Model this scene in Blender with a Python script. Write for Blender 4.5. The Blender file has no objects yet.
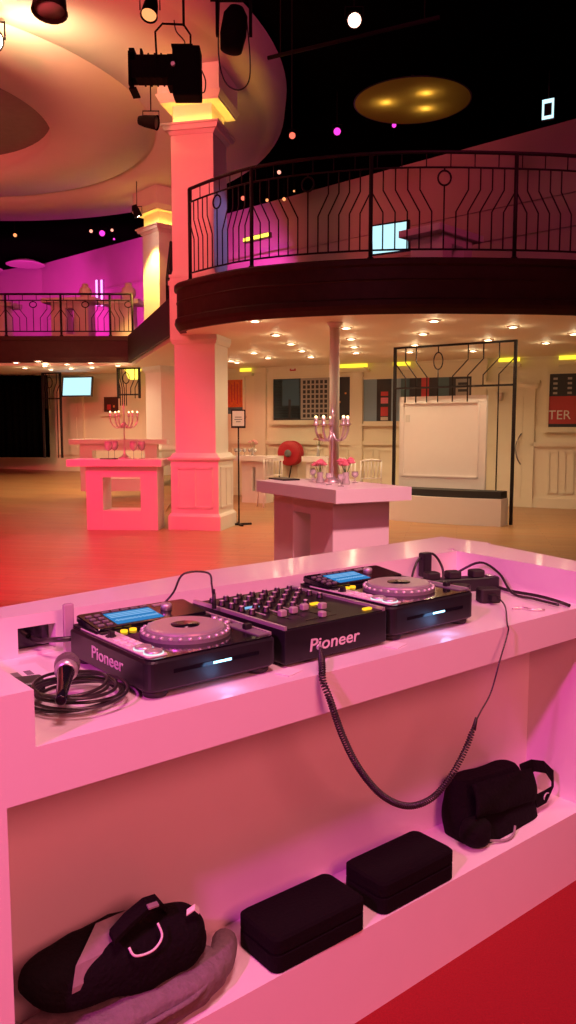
import bpy, bmesh, math, random
from mathutils import Vector, Matrix, noise
random.seed(7)
C = bpy.context.scene.collection
R = math.radians
E = 1.47                      # eye height above the floor
F = 800.0
PITCH = math.atan(82 / 800)
YAW = R(39.3)                 # direction of the DJ booth's long axis

# ------------------------------------------------------------ measuring helpers
def ray(u, v):
    a = (u - 288) / F; b = -(v - 512) / F
    return Vector((a, math.cos(PITCH) + b * math.sin(PITCH), -math.sin(PITCH) + b * math.cos(PITCH)))
def PZ(u, v, z):              # point at height z (above floor) seen at u, v
    d = ray(u, v); k = (z - E) / d.z
    return Vector((d.x * k, d.y * k, z))
def PY(u, v, y):              # point at distance y into the room
    d = ray(u, v); k = y / d.y
    return Vector((d.x * k, y, E + d.z * k))
def BW(s, t, z=0):            # booth coordinates -> room
    return Vector((s * math.cos(YAW) - t * math.sin(YAW), s * math.sin(YAW) + t * math.cos(YAW), z))
def BT(u, v, t0):             # pixel on booth plane t = t0 -> (s, t, z)
    d = ray(u, v)
    s = d.x * math.cos(YAW) + d.y * math.sin(YAW); t = -d.x * math.sin(YAW) + d.y * math.cos(YAW)
    k = t0 / t
    return Vector((s * k, t0, E + d.z * k))
def BZ(u, v, z):              # pixel at height z -> booth (s, t, z)
    p = PZ(u, v, z)
    return Vector((p.x * math.cos(YAW) + p.y * math.sin(YAW), -p.x * math.sin(YAW) + p.y * math.cos(YAW), z))

# ------------------------------------------------------------ materials
def mat(name, col, rough=.5, metal=0, noise_amt=0, noise_scale=8, bump=0, emit=None, es=0, coat=0, spec=None, alpha=None, trans=0):
    m = bpy.data.materials.new(name); m.use_nodes = True
    nt = m.node_tree; b = nt.nodes['Principled BSDF']
    b.inputs['Base Color'].default_value = (*col, 1)
    b.inputs['Roughness'].default_value = rough
    b.inputs['Metallic'].default_value = metal
    if coat: b.inputs['Coat Weight'].default_value = coat; b.inputs['Coat Roughness'].default_value = .1
    if spec is not None: b.inputs['Specular IOR Level'].default_value = spec
    if trans: b.inputs['Transmission Weight'].default_value = trans
    if alpha is not None: b.inputs['Alpha'].default_value = alpha
    if emit: b.inputs['Emission Color'].default_value = (*emit, 1); b.inputs['Emission Strength'].default_value = es
    if noise_amt or bump:
        tc = nt.nodes.new('ShaderNodeTexCoord'); n = nt.nodes.new('ShaderNodeTexNoise')
        n.inputs['Scale'].default_value = noise_scale; n.inputs['Detail'].default_value = 4
        nt.links.new(tc.outputs['Object'], n.inputs['Vector'])
        if noise_amt:
            r = nt.nodes.new('ShaderNodeMixRGB'); r.blend_type = 'MIX'
            r.inputs[1].default_value = (*[c * (1 - noise_amt) for c in col], 1)
            r.inputs[2].default_value = (*[min(1, c * (1 + noise_amt)) for c in col], 1)
            nt.links.new(n.outputs['Fac'], r.inputs[0]); nt.links.new(r.outputs[0], b.inputs['Base Color'])
        if bump:
            bp = nt.nodes.new('ShaderNodeBump'); bp.inputs['Strength'].default_value = bump; bp.inputs['Distance'].default_value = .01
            nt.links.new(n.outputs['Fac'], bp.inputs['Height']); nt.links.new(bp.outputs[0], b.inputs['Normal'])
    return m

def wood_floor():
    m = mat('wood_floor', (.4, .2, .1), .3)
    nt = m.node_tree; b = nt.nodes['Principled BSDF']
    tc = nt.nodes.new('ShaderNodeTexCoord'); mp = nt.nodes.new('ShaderNodeMapping')
    mp.inputs['Rotation'].default_value = (0, 0, R(12))
    br = nt.nodes.new('ShaderNodeTexBrick'); br.offset = .37
    br.inputs['Scale'].default_value = 1; br.inputs['Brick Width'].default_value = 1.9; br.inputs['Row Height'].default_value = .14
    br.inputs['Mortar Size'].default_value = .004; br.inputs['Mortar Smooth'].default_value = .3
    br.inputs['Color1'].default_value = (.54, .27, .115, 1); br.inputs['Color2'].default_value = (.46, .215, .09, 1)
    br.inputs['Mortar'].default_value = (.26, .11, .05, 1)
    ns = nt.nodes.new('ShaderNodeTexNoise'); ns.inputs['Scale'].default_value = 3; ns.inputs['Detail'].default_value = 5
    mp2 = nt.nodes.new('ShaderNodeMapping'); mp2.inputs['Scale'].default_value = (.6, 6, 1); mp2.inputs['Rotation'].default_value = (0, 0, R(12))
    mx = nt.nodes.new('ShaderNodeMixRGB'); mx.blend_type = 'MULTIPLY'; mx.inputs[0].default_value = .45
    nt.links.new(tc.outputs['Object'], mp.inputs[0]); nt.links.new(mp.outputs[0], br.inputs['Vector'])
    nt.links.new(tc.outputs['Object'], mp2.inputs[0]); nt.links.new(mp2.outputs[0], ns.inputs['Vector'])
    nt.links.new(br.outputs['Color'], mx.inputs[1]); nt.links.new(ns.outputs['Color'], mx.inputs[2])
    nt.links.new(mx.outputs[0], b.inputs['Base Color'])
    rr = nt.nodes.new('ShaderNodeMapRange'); rr.inputs['To Min'].default_value = .22; rr.inputs['To Max'].default_value = .42
    nt.links.new(ns.outputs['Fac'], rr.inputs['Value']); nt.links.new(rr.outputs[0], b.inputs['Roughness'])
    return m

M = dict(
    floor=wood_floor(),
    carpet=mat('red_carpet', (.26, .002, .006), .95, noise_amt=.25, noise_scale=180, bump=.4),
    black_ceiling=mat('black_ceiling', (.0025, .002, .002), 1, spec=0),
    plaster=mat('plaster', (.80, .74, .70), .7, noise_amt=.03, noise_scale=3),
    cream=mat('cream_paint', (.82, .75, .60), .55, noise_amt=.03, noise_scale=4),
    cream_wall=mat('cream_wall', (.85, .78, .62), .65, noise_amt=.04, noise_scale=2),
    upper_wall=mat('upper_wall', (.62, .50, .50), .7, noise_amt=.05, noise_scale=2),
    col=mat('column_paint', (.80, .74, .70), .5, noise_amt=.03, noise_scale=5),
    soffit=mat('soffit', (.82, .72, .58), .6, noise_amt=.03),
    darkwood=mat('dark_wood', (.045, .018, .014), .5, noise_amt=.35, noise_scale=9, spec=.25),
    darkfloor=mat('upper_carpet', (.05, .02, .02), .9, noise_amt=.3, noise_scale=60),
    iron=mat('wrought_iron', (.012, .006, .007), .55, spec=.3),
    booth=mat('white_lacquer', (.86, .80, .80), .28, noise_amt=.02, noise_scale=12, coat=.3),
    table=mat('white_laminate', (.84, .78, .78), .35, noise_amt=.02, noise_scale=9),
    black=mat('black_plastic', (.012, .012, .014), .38, noise_amt=.2, noise_scale=60),
    gloss=mat('gloss_black', (.008, .008, .012), .12, coat=.5),
    lampblack=mat('matt_black_housing', (.006, .004, .004), .8, spec=.15),
    rubber=mat('black_rubber', (.015, .014, .014), .55),
    silver=mat('brushed_silver', (.70, .68, .70), .30, metal=.6),
    silverp=mat('silver_paint', (.66, .64, .62), .4),
    chrome=mat('chrome', (.85, .76, .74), .28, metal=.75),
    grey=mat('grey_plastic', (.20, .20, .21), .45),
    knobtop=mat('knob_top', (.62, .60, .60), .35, metal=.4),
    text=mat('logo_print', (.72, .66, .66), .5),
    white=mat('white_paper', (.85, .82, .82), .6),
    fabric=mat('black_nylon', (.006, .004, .005), .95, spec=.15, noise_amt=.4, noise_scale=90, bump=.5),
    case=mat('black_case', (.005, .003, .004), .95, spec=.15, noise_amt=.3, noise_scale=120, bump=.3),
    jacket=mat('grey_fleece', (.19, .15, .16), .95, noise_amt=.25, noise_scale=70, bump=.5),
    lining=mat('grey_lining', (.30, .24, .26), .9, noise_amt=.2, noise_scale=60),
    tag=mat('white_tag', (.8, .75, .75), .6),
    cable=mat('cable_rubber', (.03, .026, .026), .28),
    curtain=mat('black_curtain', (.0016, .0014, .0014), 1, spec=0, noise_amt=.3, noise_scale=3),
    red=mat('red_enamel', (.55, .03, .05), .35),
    pinkflower=mat('pink_petals', (.85, .22, .28), .6, noise_amt=.3, noise_scale=80),
    green=mat('stem_green', (.06, .16, .04), .6),
    glass=mat('clear_glass', (.95, .92, .90), .08, trans=.65),
    acrylic=mat('acrylic', (.75, .6, .7), .15, trans=.55),
    wax=mat('candle_wax', (.85, .78, .7), .5),
    seat=mat('black_cushion', (.02, .018, .018), .7),
    darkgrey=mat('dome_centre', (.24, .21, .20), .8, noise_amt=.15),
    purple=mat('tv_back', (.05, .05, .06), .5),
)
def emi(name, col, s):
    m = bpy.data.materials.new(name); m.use_nodes = True; nt = m.node_tree
    for n in list(nt.nodes): nt.nodes.remove(n)
    o = nt.nodes.new('ShaderNodeOutputMaterial'); e = nt.nodes.new('ShaderNodeEmission')
    e.inputs[0].default_value = (*col, 1); e.inputs[1].default_value = s
    nt.links.new(e.outputs[0], o.inputs[0]); return m
M.update(
    lamp_warm=emi('downlight_glow', (1, .74, .42), 22),
    cove=emi('cove_glow', (1, .74, .04), 1.5),
    led=emi('capital_led', (1, .56, .07), 22),
    screen_tv=emi('tv_screen', (.50, .85, .95), 1.25),
    screen_pc=emi('light_sign', (.55, .9, 1.0), 1.6),
    blue=emi('blue_display', (.04, .24, .60), .9),
    blue2=emi('blue_display_light', (.30, .58, .95), .9),
    cyan=emi('slot_glow', (.35, .75, 1.0), 4),
    orange_btn=emi('amber_button', (1, .50, .02), 1.6),
    white_led=emi('white_led', (.9, .95, 1), 1.0),
    par_red=emi('red_lens', (1, .16, .10), 1.5),
    par_pink=emi('magenta_lens', (1, .05, .62), 1.5),
    par_white=emi('warm_lens', (1, .36, .26), 1.7),
    par_key=emi('bright_red_white_lens', (1, .55, .42), 5),
    par_amber=emi('amber_lens', (1, .34, .12), 1.5),
    hot=emi('hot_lens', (1, .86, .62), 60),
    flame=emi('arm_glint', (1, .6, .25), 6),
    yellow_lamp=emi('yellow_lamp', (1, .75, .08), 2.4),
    magenta_tube=emi('magenta_tube', (1, .25, .9), 3),
)

# ------------------------------------------------------------ mesh builder
class MB:
    def __init__(s): s.bm = bmesh.new(); s.mi = 0; s.mats = []
    def use(s, m):
        if m not in s.mats: s.mats.append(m)
        s.mi = s.mats.index(m); return s
    def _f(s, faces, smooth=False):
        for f in faces: f.material_index = s.mi; f.smooth = smooth
    def box(s, x0, x1, y0, y1, z0, z1, mtx=None, bev=0):
        vs = [s.bm.verts.new((x, y, z)) for z in (z0, z1) for y in (y0, y1) for x in (x0, x1)]
        idx = [(0, 2, 3, 1), (4, 5, 7, 6), (0, 1, 5, 4), (2, 6, 7, 3), (0, 4, 6, 2), (1, 3, 7, 5)]
        fs = [s.bm.faces.new([vs[i] for i in q]) for q in idx]
        s._f(fs)
        if bev:
            es = list({e for f in fs for e in f.edges})
            r = bmesh.ops.bevel(s.bm, geom=es, offset=bev, segments=2, affect='EDGES', profile=.7)
            s._f(r['faces'], False)
            vs = list({v for f in r['faces'] for v in f.verts} | {v for v in vs if v.is_valid})
            fs2 = {f for v in vs for f in v.link_faces}; s._f(fs2)
            vs = list({v for f in fs2 for v in f.verts})
        if mtx is not None: bmesh.ops.transform(s.bm, matrix=mtx, verts=vs)
        return s
    def rbox(s, x0, x1, y0, y1, z0, z1, r=.01, n=5, mtx=None, bz=.003):   # rounded plan corners, soft top edge
        pts = []
        for cx, cy, a0 in ((x1 - r, y1 - r, 0), (x0 + r, y1 - r, 90), (x0 + r, y0 + r, 180), (x1 - r, y0 + r, 270)):
            for k in range(n + 1):
                a = R(a0 + 90 * k / n); pts.append((cx + r * math.cos(a), cy + r * math.sin(a)))
        cx, cy = (x0 + x1) / 2, (y0 + y1) / 2
        def sh(p, d): 
            return (p[0] - math.copysign(min(d, abs(p[0] - cx)), p[0] - cx), p[1] - math.copysign(min(d, abs(p[1] - cy)), p[1] - cy))
        rings = [[sh(p, bz) + (z0,) for p in pts], [p + (z0 + bz,) for p in pts], [p + (z1 - bz,) for p in pts], [sh(p, bz) + (z1,) for p in pts]]
        s.loft(rings, mtx=mtx, smooth=False); return s
    def loft(s, rings, closed=True, caps=True, smooth=True, mtx=None):
        vr = [[s.bm.verts.new(p) for p in r] for r in rings]; fs = []
        n = len(vr[0])
        for a, b in zip(vr, vr[1:]):
            for i in range(n if closed else n - 1):
                j = (i + 1) % n
                fs.append(s.bm.faces.new((a[i], a[j], b[j], b[i])))
        s._f(fs, smooth)
        if caps and closed:
            c = [s.bm.faces.new(list(reversed(vr[0]))), s.bm.faces.new(vr[-1])]; s._f(c)
        if mtx is not None: bmesh.ops.transform(s.bm, matrix=mtx, verts=[v for r in vr for v in r])
        return s
    def lathe(s, prof, n=24, mtx=None, smooth=True, cap=True, o=(0, 0, 0)):
        rings = [[(o[0] + r * math.cos(2 * math.pi * k / n), o[1] + r * math.sin(2 * math.pi * k / n), o[2] + z) for k in range(n)] for r, z in prof]
        return s.loft(rings, caps=cap, smooth=smooth, mtx=mtx)
    def cyl(s, a, b, r, r2=None, n=16, smooth=True):
        a = Vector(a); b = Vector(b); d = (b - a)
        q = d.to_track_quat('Z', 'Y').to_matrix().to_4x4(); q.translation = a
        return s.lathe([(r, 0), (r if r2 is None else r2, d.length)], n=n, mtx=q, smooth=smooth)
    def tube(s, pts, r, n=6, rad=None):
        pts = [Vector(p) for p in pts]; rings = []; up = None
        for i, p in enumerate(pts):
            t = (pts[min(i + 1, len(pts) - 1)] - pts[max(i - 1, 0)])
            if t.length < 1e-9: t = Vector((0, 0, 1))
            t.normalize()
            if up is None: up = t.orthogonal().normalized()
            up = (up - t * up.dot(t)); up = up.normalized() if up.length > 1e-6 else t.orthogonal().normalized()
            w = t.cross(up); rr = rad[i] if rad else r
            rings.append([p + up * rr * math.cos(2 * math.pi * k / n) + w * rr * math.sin(2 * math.pi * k / n) for k in range(n)])
        return s.loft(rings)
    def prism(s, poly, z0, z1, mtx=None):
        return s.loft([[(x, y, z0) for x, y in poly], [(x, y, z1) for x, y in poly]], smooth=False, mtx=mtx)
    def ball(s, c, r, sx=1, sy=1, sz=1, n=14, m=9):
        prof = [(max(1e-4, r * math.sin(math.pi * k / m)), -r * math.cos(math.pi * k / m)) for k in range(m + 1)]
        mt = Matrix.Translation(c) @ Matrix.Diagonal((sx, sy, sz, 1)); return s.lathe(prof, n=n, mtx=mt)
    def face(s, pts, smooth=False):
        f = s.bm.faces.new([s.bm.verts.new(p) for p in pts]); s._f([f], smooth); return s
    def build(s, name, m=None, parent=None, **kw):
        bmesh.ops.recalc_face_normals(s.bm, faces=s.bm.faces[:])
        me = bpy.data.meshes.new(name); s.bm.to_mesh(me); s.bm.free()
        for x in (s.mats or [m]): me.materials.append(x)
        o = bpy.data.objects.new(name, me); C.objects.link(o)
        if parent: o.parent = parent
        for k, v in kw.items(): o[k] = v
        return o

def tag(o, label=None, cat=None, group=None):
    if label: o['label'] = label
    if cat: o['category'] = cat
    if group: o['group'] = group
    return o
def thing(name, label, cat, loc=(0, 0, 0), rz=0, group=None):
    o = bpy.data.objects.new(name, None); C.objects.link(o); o.location = loc; o.rotation_euler = (0, 0, rz)
    o.empty_display_size = .1
    return tag(o, label, cat, group)
def struct(o): o['kind'] = 'structure'; return o
def kids(o): return [c for c in bpy.data.objects if c.parent == o]
KIDS = {}
def copy_tree(o, parent=None, depth=0):
    c = o.copy(); C.objects.link(c); c.parent = parent
    for ch in KIDS.setdefault(o.name, kids(o)): copy_tree(ch, c)
    return c
def dup(o, loc, rz, label, group=None, scale=None):
    c = copy_tree(o); c.location = loc; c.rotation_euler = (0, 0, rz); c['label'] = label
    if group: c['group'] = group
    return c
def text_part(txt, size, m, parent, mtx, name='lettering', ext=.0006, shear=0, sx=1, font_off=.0):
    cu = bpy.data.curves.new(name, 'FONT'); cu.body = txt; cu.size = size; cu.extrude = ext; cu.shear = shear
    cu.align_x = 'CENTER'; cu.align_y = 'CENTER'; cu.offset = font_off; cu.resolution_u = 3
    t = bpy.data.objects.new('tmp', cu); C.objects.link(t)
    dg = bpy.context.evaluated_depsgraph_get(); me = bpy.data.meshes.new_from_object(t.evaluated_get(dg))
    bpy.data.objects.remove(t); bpy.data.curves.remove(cu)
    me.transform(mtx @ Matrix.Diagonal((sx, 1, 1, 1))); me.materials.clear(); me.materials.append(m)
    o = bpy.data.objects.new(name, me); C.objects.link(o); o.parent = parent
    return o
def light(kind, name, loc, col, power, size=.1, target=None, angle=60, blend=.5, parent=None, sy=None):
    l = bpy.data.lights.new(name, kind); l.color = col; l.energy = power
    if kind == 'AREA': l.size = size
    else: l.shadow_soft_size = size
    if kind == 'SPOT': l.spot_size = R(angle); l.spot_blend = blend
    o = bpy.data.objects.new(name, l); C.objects.link(o); o.location = loc
    if target is not None: o.rotation_euler = (Vector(target) - Vector(loc)).to_track_quat('-Z', 'Y').to_euler()
    if parent: o.parent = parent
    return o
def catmull(pts, n=8):
    pts = [Vector(p) for p in pts]; out = []
    for i in range(len(pts) - 1):
        p0 = pts[max(i - 1, 0)]; p1 = pts[i]; p2 = pts[i + 1]; p3 = pts[min(i + 2, len(pts) - 1)]
        for k in range(n):
            t = k / n
            out.append(.5 * ((2 * p1) + (p2 - p0) * t + (2 * p0 - 5 * p1 + 4 * p2 - p3) * t * t + (3 * p1 - p0 - 3 * p2 + p3) * t ** 3))
    out.append(pts[-1]); return out
class Path:
    def __init__(s, pts):
        s.p = [Vector(p) for p in pts]; s.l = [0]
        for a, b in zip(s.p, s.p[1:]): s.l.append(s.l[-1] + (b - a).length)
    def at(s, d):
        d = max(0, min(d, s.l[-1]))
        for i in range(len(s.p) - 1):
            if d <= s.l[i + 1] or i == len(s.p) - 2:
                k = (d - s.l[i]) / (s.l[i + 1] - s.l[i]); return s.p[i].lerp(s.p[i + 1], k)
    def nearest(s, q):
        best = min(range(401), key=lambda i: (s.at(s.l[-1] * i / 400) - q).length); return s.l[-1] * best / 400

# ============================================================ ROOM
CEIL = E + 5.62
XL, XR, YF = -12.5, 7.6, -3.5
def upY(x): return 15 - .94 * (x - 5.4)          # upper back wall line
def loY(x): return 15.3 - .505 * (x - 4.53)      # lower back wall line
SZ0, SZ1 = E + 1.37, E + 1.97                    # balcony slab

b = MB()
b.face([(XL, YF, 0), (XR, YF, 0), (XR, 16, 0), (-1, 20, 0), (-2.15, 20, 0), (XL, 20, 0)])
b.box(XL - .2, XR + .2, YF - .2, 33, -.3, -.002)
struct(b.build('floor', M['floor']))
b = MB()
b.prism([(XL, 14.2), (-2.2, 14.2), (-2.2, 20.2), (-2.2, 23.5), (XL, 28)], -.001, 0)
bm = b.bm
for v in bm.verts:
    if v.co.z > -.0005:
        v.co.z = .001 if v.co.y < 15 else .84
struct(b.build('floor_ramp', M['floor']))
b = MB(); b.prism([(p.x, p.y) for p in (BW(-3.2, 1.56), BW(-3.2, -2), BW(5.5, -2.0), BW(5.5, 1.56))], .001, .006)
carpet = struct(b.build('floor_carpet', M['carpet']))
b = MB(); b.box(XL - .2, XR + .2, YF - .2, 33, CEIL, CEIL + .1); struct(b.build('ceiling', M['black_ceiling']))
def wallseg(name, a, c, z0, z1, m, th=.15):
    a = Vector(a); c = Vector(c); d = (c - a).normalized(); n = Vector((-d.y, d.x)) * th
    q = MB(); q.prism([(a.x, a.y), (c.x, c.y), (c.x + n.x, c.y + n.y), (a.x + n.x, a.y + n.y)], z0, z1)
    return struct(q.build(name, m))
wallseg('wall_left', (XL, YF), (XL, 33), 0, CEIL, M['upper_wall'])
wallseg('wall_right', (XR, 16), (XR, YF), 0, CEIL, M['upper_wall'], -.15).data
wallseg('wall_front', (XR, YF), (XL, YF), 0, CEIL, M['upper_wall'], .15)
# upper back wall: a long diagonal and a turned end on the left
a = (XR, upY(XR)); c = (-8.4, upY(-8.4))
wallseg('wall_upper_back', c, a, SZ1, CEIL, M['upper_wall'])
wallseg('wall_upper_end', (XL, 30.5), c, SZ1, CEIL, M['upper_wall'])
wallseg('wall_lower_back', (XL, loY(XL)), (XR, loY(XR)), 0, SZ0, M['cream_wall'])
# wall mouldings upstairs
for k, (zz, h) in enumerate(((SZ1 + 1.75, .07), (SZ1 + 2.35, .05))):
    q = MB(); p0 = Vector((-8.3, upY(-8.3) - .02)); p1 = Vector((XR, upY(XR) - .02))
    d = (p1 - p0).normalized(); n = Vector((d.y, -d.x)) * .05
    q.prism([tuple(p0), tuple(p1), tuple(p1 + n), tuple(p0 + n)], zz, zz + h)
    struct(q.build('trim_%d' % (k + 1), M['upper_wall']))

# balcony slab, its dark fascia, and the soffit
bal = catmull([(-1.47, 11.5), (-1.43, 11.2), (-1.27, 10.95), (-.866, 10.5), (-.44, 10.13), (.2, 9.83), (.97, 9.63), (1.7, 9.57), (2.65, 9.62), (3.5, 9.74), (5, 10.15), (6.4, 10.75), (7.58, 11.35)], 6)
LB = 17.35
outline = [(p.x, p.y) for p in bal] + [(7.58, 13.6), (7.58, 17), (-3, 24), (-8, 30), (XL + .02, 31), (XL + .02, LB), (-3.35, LB), (-1.75, 12.4)]
b = MB(); b.prism(outline, SZ0, SZ1 - .01)
b.mats = [M['soffit'], M['darkfloor']]
for f in b.bm.faces:
    f.material_index = 1 if f.calc_center_median().z > SZ1 - .05 else 0
struct(b.build('ceiling_lower', None))
def sweep(mb, path, prof):      # prof: (offset outward, z)
    rings = []
    for i, p in enumerate(path):
        t = (path[min(i + 1, len(path) - 1)] - path[max(i - 1, 0)]).normalized(); n = Vector((t.y, -t.x))
        rings.append([(p.x + n.x * o, p.y + n.y * o, z) for o, z in prof])
    mb.loft(rings, smooth=False)
b = MB()
sweep(b, bal, [(-.04, SZ1 + .012), (.10, SZ1 + .012), (.12, SZ1 - .01), (.12, SZ1 - .06), (.085, SZ1 - .08), (.085, SZ1 - .22), (.095, SZ1 - .235), (.085, SZ1 - .25), (.085, SZ1 - .44),
               (.11, SZ1 - .46), (.12, SZ1 - .52), (.10, SZ1 - .56), (.05, SZ1 - .62), (.0, SZ0 - .01), (-.04, SZ0 - .01)])
struct(b.build('trim_3', M['darkwood']))
b = MB(); b.box(XL + .1, -3.3, LB - .12, LB, SZ0 + .06, SZ1 + .01); b.box(XL + .1, -3.3, LB - .16, LB - .12, SZ1 - .08, SZ1); b.box(XL + .1, -3.3, LB - .15, LB - .12, SZ0 + .1, SZ0 + .18)
struct(b.build('trim_4', M['darkwood']))

# dome ring hung under the ceiling
DC = (-6.72, 13.73); DZ = E + 5.04
b = MB()
b.lathe([(2.72, .30), (2.72, .03), (4.38, .03), (4.42, .10), (4.50, .10), (4.52, 0), (6.28, 0), (6.33, .05), (6.39, .03), (6.66, .16), (6.70, .5)], n=128, cap=False, o=(DC[0], DC[1], DZ))
b.use(M['plaster'])
b.use(M['darkgrey']).lathe([(.01, .29), (2.72, .29)], n=64, cap=False, o=(DC[0], DC[1], DZ))
struct(b.build('ceiling_dome', None))

# ------------------------------------------------------------ columns
def sq(mb, w0, z0, w1=None, z1=None):
    h0 = w0 / 2; h1 = (w1 if w1 else w0) / 2
    mb.loft([[(-h0, -h0, z0), (h0, -h0, z0), (h0, h0, z0), (-h0, h0, z0)], [(-h1, -h1, z1), (h1, -h1, z1), (h1, h1, z1), (-h1, h1, z1)]], smooth=False)
def column(x, y, rz, zb, w, lit):
    o = bpy.data.objects.new('column', None); C.objects.link(o); o.location = (x, y, 0); o.rotation_euler = (0, 0, rz); struct(o)
    g = w / .70
    pl = MB(); sq(pl, .86 * g, zb, None, zb + .20); sq(pl, .86 * g, zb + .20, .80 * g, zb + .24); sq(pl, .78 * g, zb + .24, None, E - .46)
    for s in range(4):      # recessed panel borders on the plinth
        mt = Matrix.Rotation(s * math.pi / 2, 4, 'Z')
        h = .39 * g; z0 = zb + .32; z1 = E - .54
        for q in ((-h + .09, -h + .12, z0, z1), (h - .12, h - .09, z0, z1), (-h + .09, h - .09, z0, z0 + .03), (-h + .09, h - .09, z1 - .03, z1), (-.015, .015, z0, z1)):
            pl.box(q[0], q[1], -h - .012, -h, q[2], q[3], mtx=mt)
    sq(pl, .80 * g, E - .46, .86 * g, E - .43); sq(pl, .86 * g, E - .43, None, E - .40); sq(pl, .80 * g, E - .40, .72 * g, E - .34)
    pl.build('plinth', M['col'], o)
    sh = MB(); sq(sh, w - .04, E - .34, None, E + 1.24); sq(sh, w, E + 1.24, w + .05, E + 1.30); sq(sh, w + .05, E + 1.30, None, E + 2.08)
    sq(sh, w + .08, E + 2.08, None, E + 2.14); sq(sh, w + .05, E + 2.14, w + .03, E + 2.19); sq(sh, w + .06, E + 2.19, None, E + 2.23); sq(sh, w, E + 2.23, w - .03, E + 2.30)
    sq(sh, w - .03, E + 2.30, None, E + 4.16)
    sh.build('shaft', M['col'], o)
    cp = MB(); sq(cp, w, E + 4.16, w + .06, E + 4.21); sq(cp, w + .12, E + 4.21, w + .16, E + 4.27)
    sq(cp, w + .2, E + 4.27, None, E + 4.30)
    sq(cp, w - .08, E + 4.30, None, E + 4.57)
    sq(cp, w + .20, E + 4.57, None, E + 4.60); sq(cp, w + .22, E + 4.60, w + .30, E + 4.68); sq(cp, w + .24, E + 4.68, None, DZ + .01)
    cp.build('capital', M['col'], o)
    ld = MB(); h = (w + .07) / 2
    for s in range(4):
        ld.box(-h, h, -h - .01, -h + .01, E + 4.302, E + 4.318, mtx=Matrix.Rotation(s * math.pi / 2, 4, 'Z'))
    ld.build('cove_strip', M['led'], o)
    return o
column(-1.29, 12.1, R(-13), 0, .66, 1)
column(-2.68, 17.75, R(-49), .50, .68, 1)
# lower columns hugging wall near the far arcade, cream in the light
b = MB(); b.cyl((.60, 10.45, 0), (.60, 10.45, SZ0 + .005), .065, n=24); b.lathe([(.12, 0), (.12, .03), (.07, .08)], n=24, o=(.60, 10.45, 0)); b.lathe([(.07, -.06), (.10, -.02), (.10, 0)], n=24, o=(.60, 10.45, SZ0))
struct(b.build('pillar', M['col']))

# ------------------------------------------------------------ railings
def railing(name, label, path, posts, z0, ztop, zin, nb, group=None):
    o = thing(name, label, 'railing', (0, 0, 0), 0)
    def at(d, z): p = path.at(d); return (p.x, p.y, z)
    d0, d1 = posts[0], posts[-1]; N = 48
    for nm, z, r in (('top_rail', ztop, .022), ('upper_rail', zin, .012), ('bottom_rail', z0 + .11, .012)):
        q = MB(); q.tube([at(d0 + (d1 - d0) * k / N, z) for k in range(N + 1)], r, 8); q.build(nm, M['iron'], o)
    for d in posts:
        q = MB(); q.tube([at(d, z0 - .0), at(d, ztop)], .024, 8); q.ball(at(d, z0 + .02), .04, sz=.5); q.build('post', M['iron'], o)
    H = zin - z0
    for a, c in zip(posts, posts[1:]):
        mid = (a + c) / 2; st = (c - a) / (2 * nb + 2)
        q = MB(); q.tube([at(mid, z0 + .11), at(mid, zin - .20 * H)], .009, 6)
        p = path.at(mid); t = (path.at(mid + .02) - path.at(mid - .02)).normalized()
        q.tube([(p.x + t.x * .075 * math.cos(k * math.pi / 10), p.y + t.y * .075 * math.cos(k * math.pi / 10), zin - .115 * H + .08 * H * math.sin(k * math.pi / 10)) for k in range(21)], .011, 6)
        q.tube([at(mid, zin - .035 * H), at(mid, zin)], .009, 6)
        q.build('ring_baluster', M['iron'], o)
        for sg in (-1, 1):
            for i in range(1, nb + 1):
                lo = mid + sg * st * i; hi = mid + sg * st * (i + 1)
                k0 = z0 + H * .52; k1 = z0 + H * .76
                q = MB()
                pts = [at(lo, z0 + .11), at(lo, k0), at(hi, k1)]
                if i < nb: pts.append(at(hi, zin))
                q.tube(pts, .0085, 6); q.build('baluster', M['iron'], o)
        for i in range(0, 2 * nb + 2, 2):  # short struts above the inner rail
            q = MB(); q.tube([at(a + st * i + st * .5, zin), at(a + st * i + st * .5, ztop)], .007, 5); q.build('strut', M['iron'], o)
    return o
bp_ = Path([Vector((p.x, p.y)) for p in bal])
posts = [bp_.nearest(Vector(((u - 288) / F * y, y))) for u, y in ((194, 11.0), (253, 10.13), (369, 9.65), (508, 9.62))]
posts += [posts[-1] + 1.65, posts[-1] + 3.25, bp_.l[-1] - .04]
posts = [d for d in posts if d <= bp_.l[-1] - .03]
railing('balcony_railing', 'long curved black wrought-iron railing with ring motifs on the big balcony', bp_, posts, SZ1 + .012, E + 3.18, E + 3.01, 5)
lp = Path([Vector((-9.4, LB - .05)), Vector((-3.3, LB - .05))])
lx = [(u - 288) / F * LB + 9.4 for u in (-42, 12, 66, 114, 150)]
railing('balcony_railing', 'straight dark iron railing in front of magenta-lit upper gallery', lp, [max(0, v) for v in lx], SZ1 + .005, E + 2.86, E + 2.73, 3)
lp2 = Path([Vector((-2.35, 15.9)), Vector((-1.85, 13.0))])
railing('balcony_railing', 'short railing run seen between the two columns', lp2, [0, lp2.l[-1]], SZ1 + .005, E + 2.95, E + 2.81, 3)
b = MB(); b.prism([(-3.36, LB), (-1.76, 12.4), (-1.81, 12.38), (-3.43, LB - .02)], SZ0 + .06, SZ1 + .01); struct(b.build('trim_5', M['darkwood']))

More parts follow.
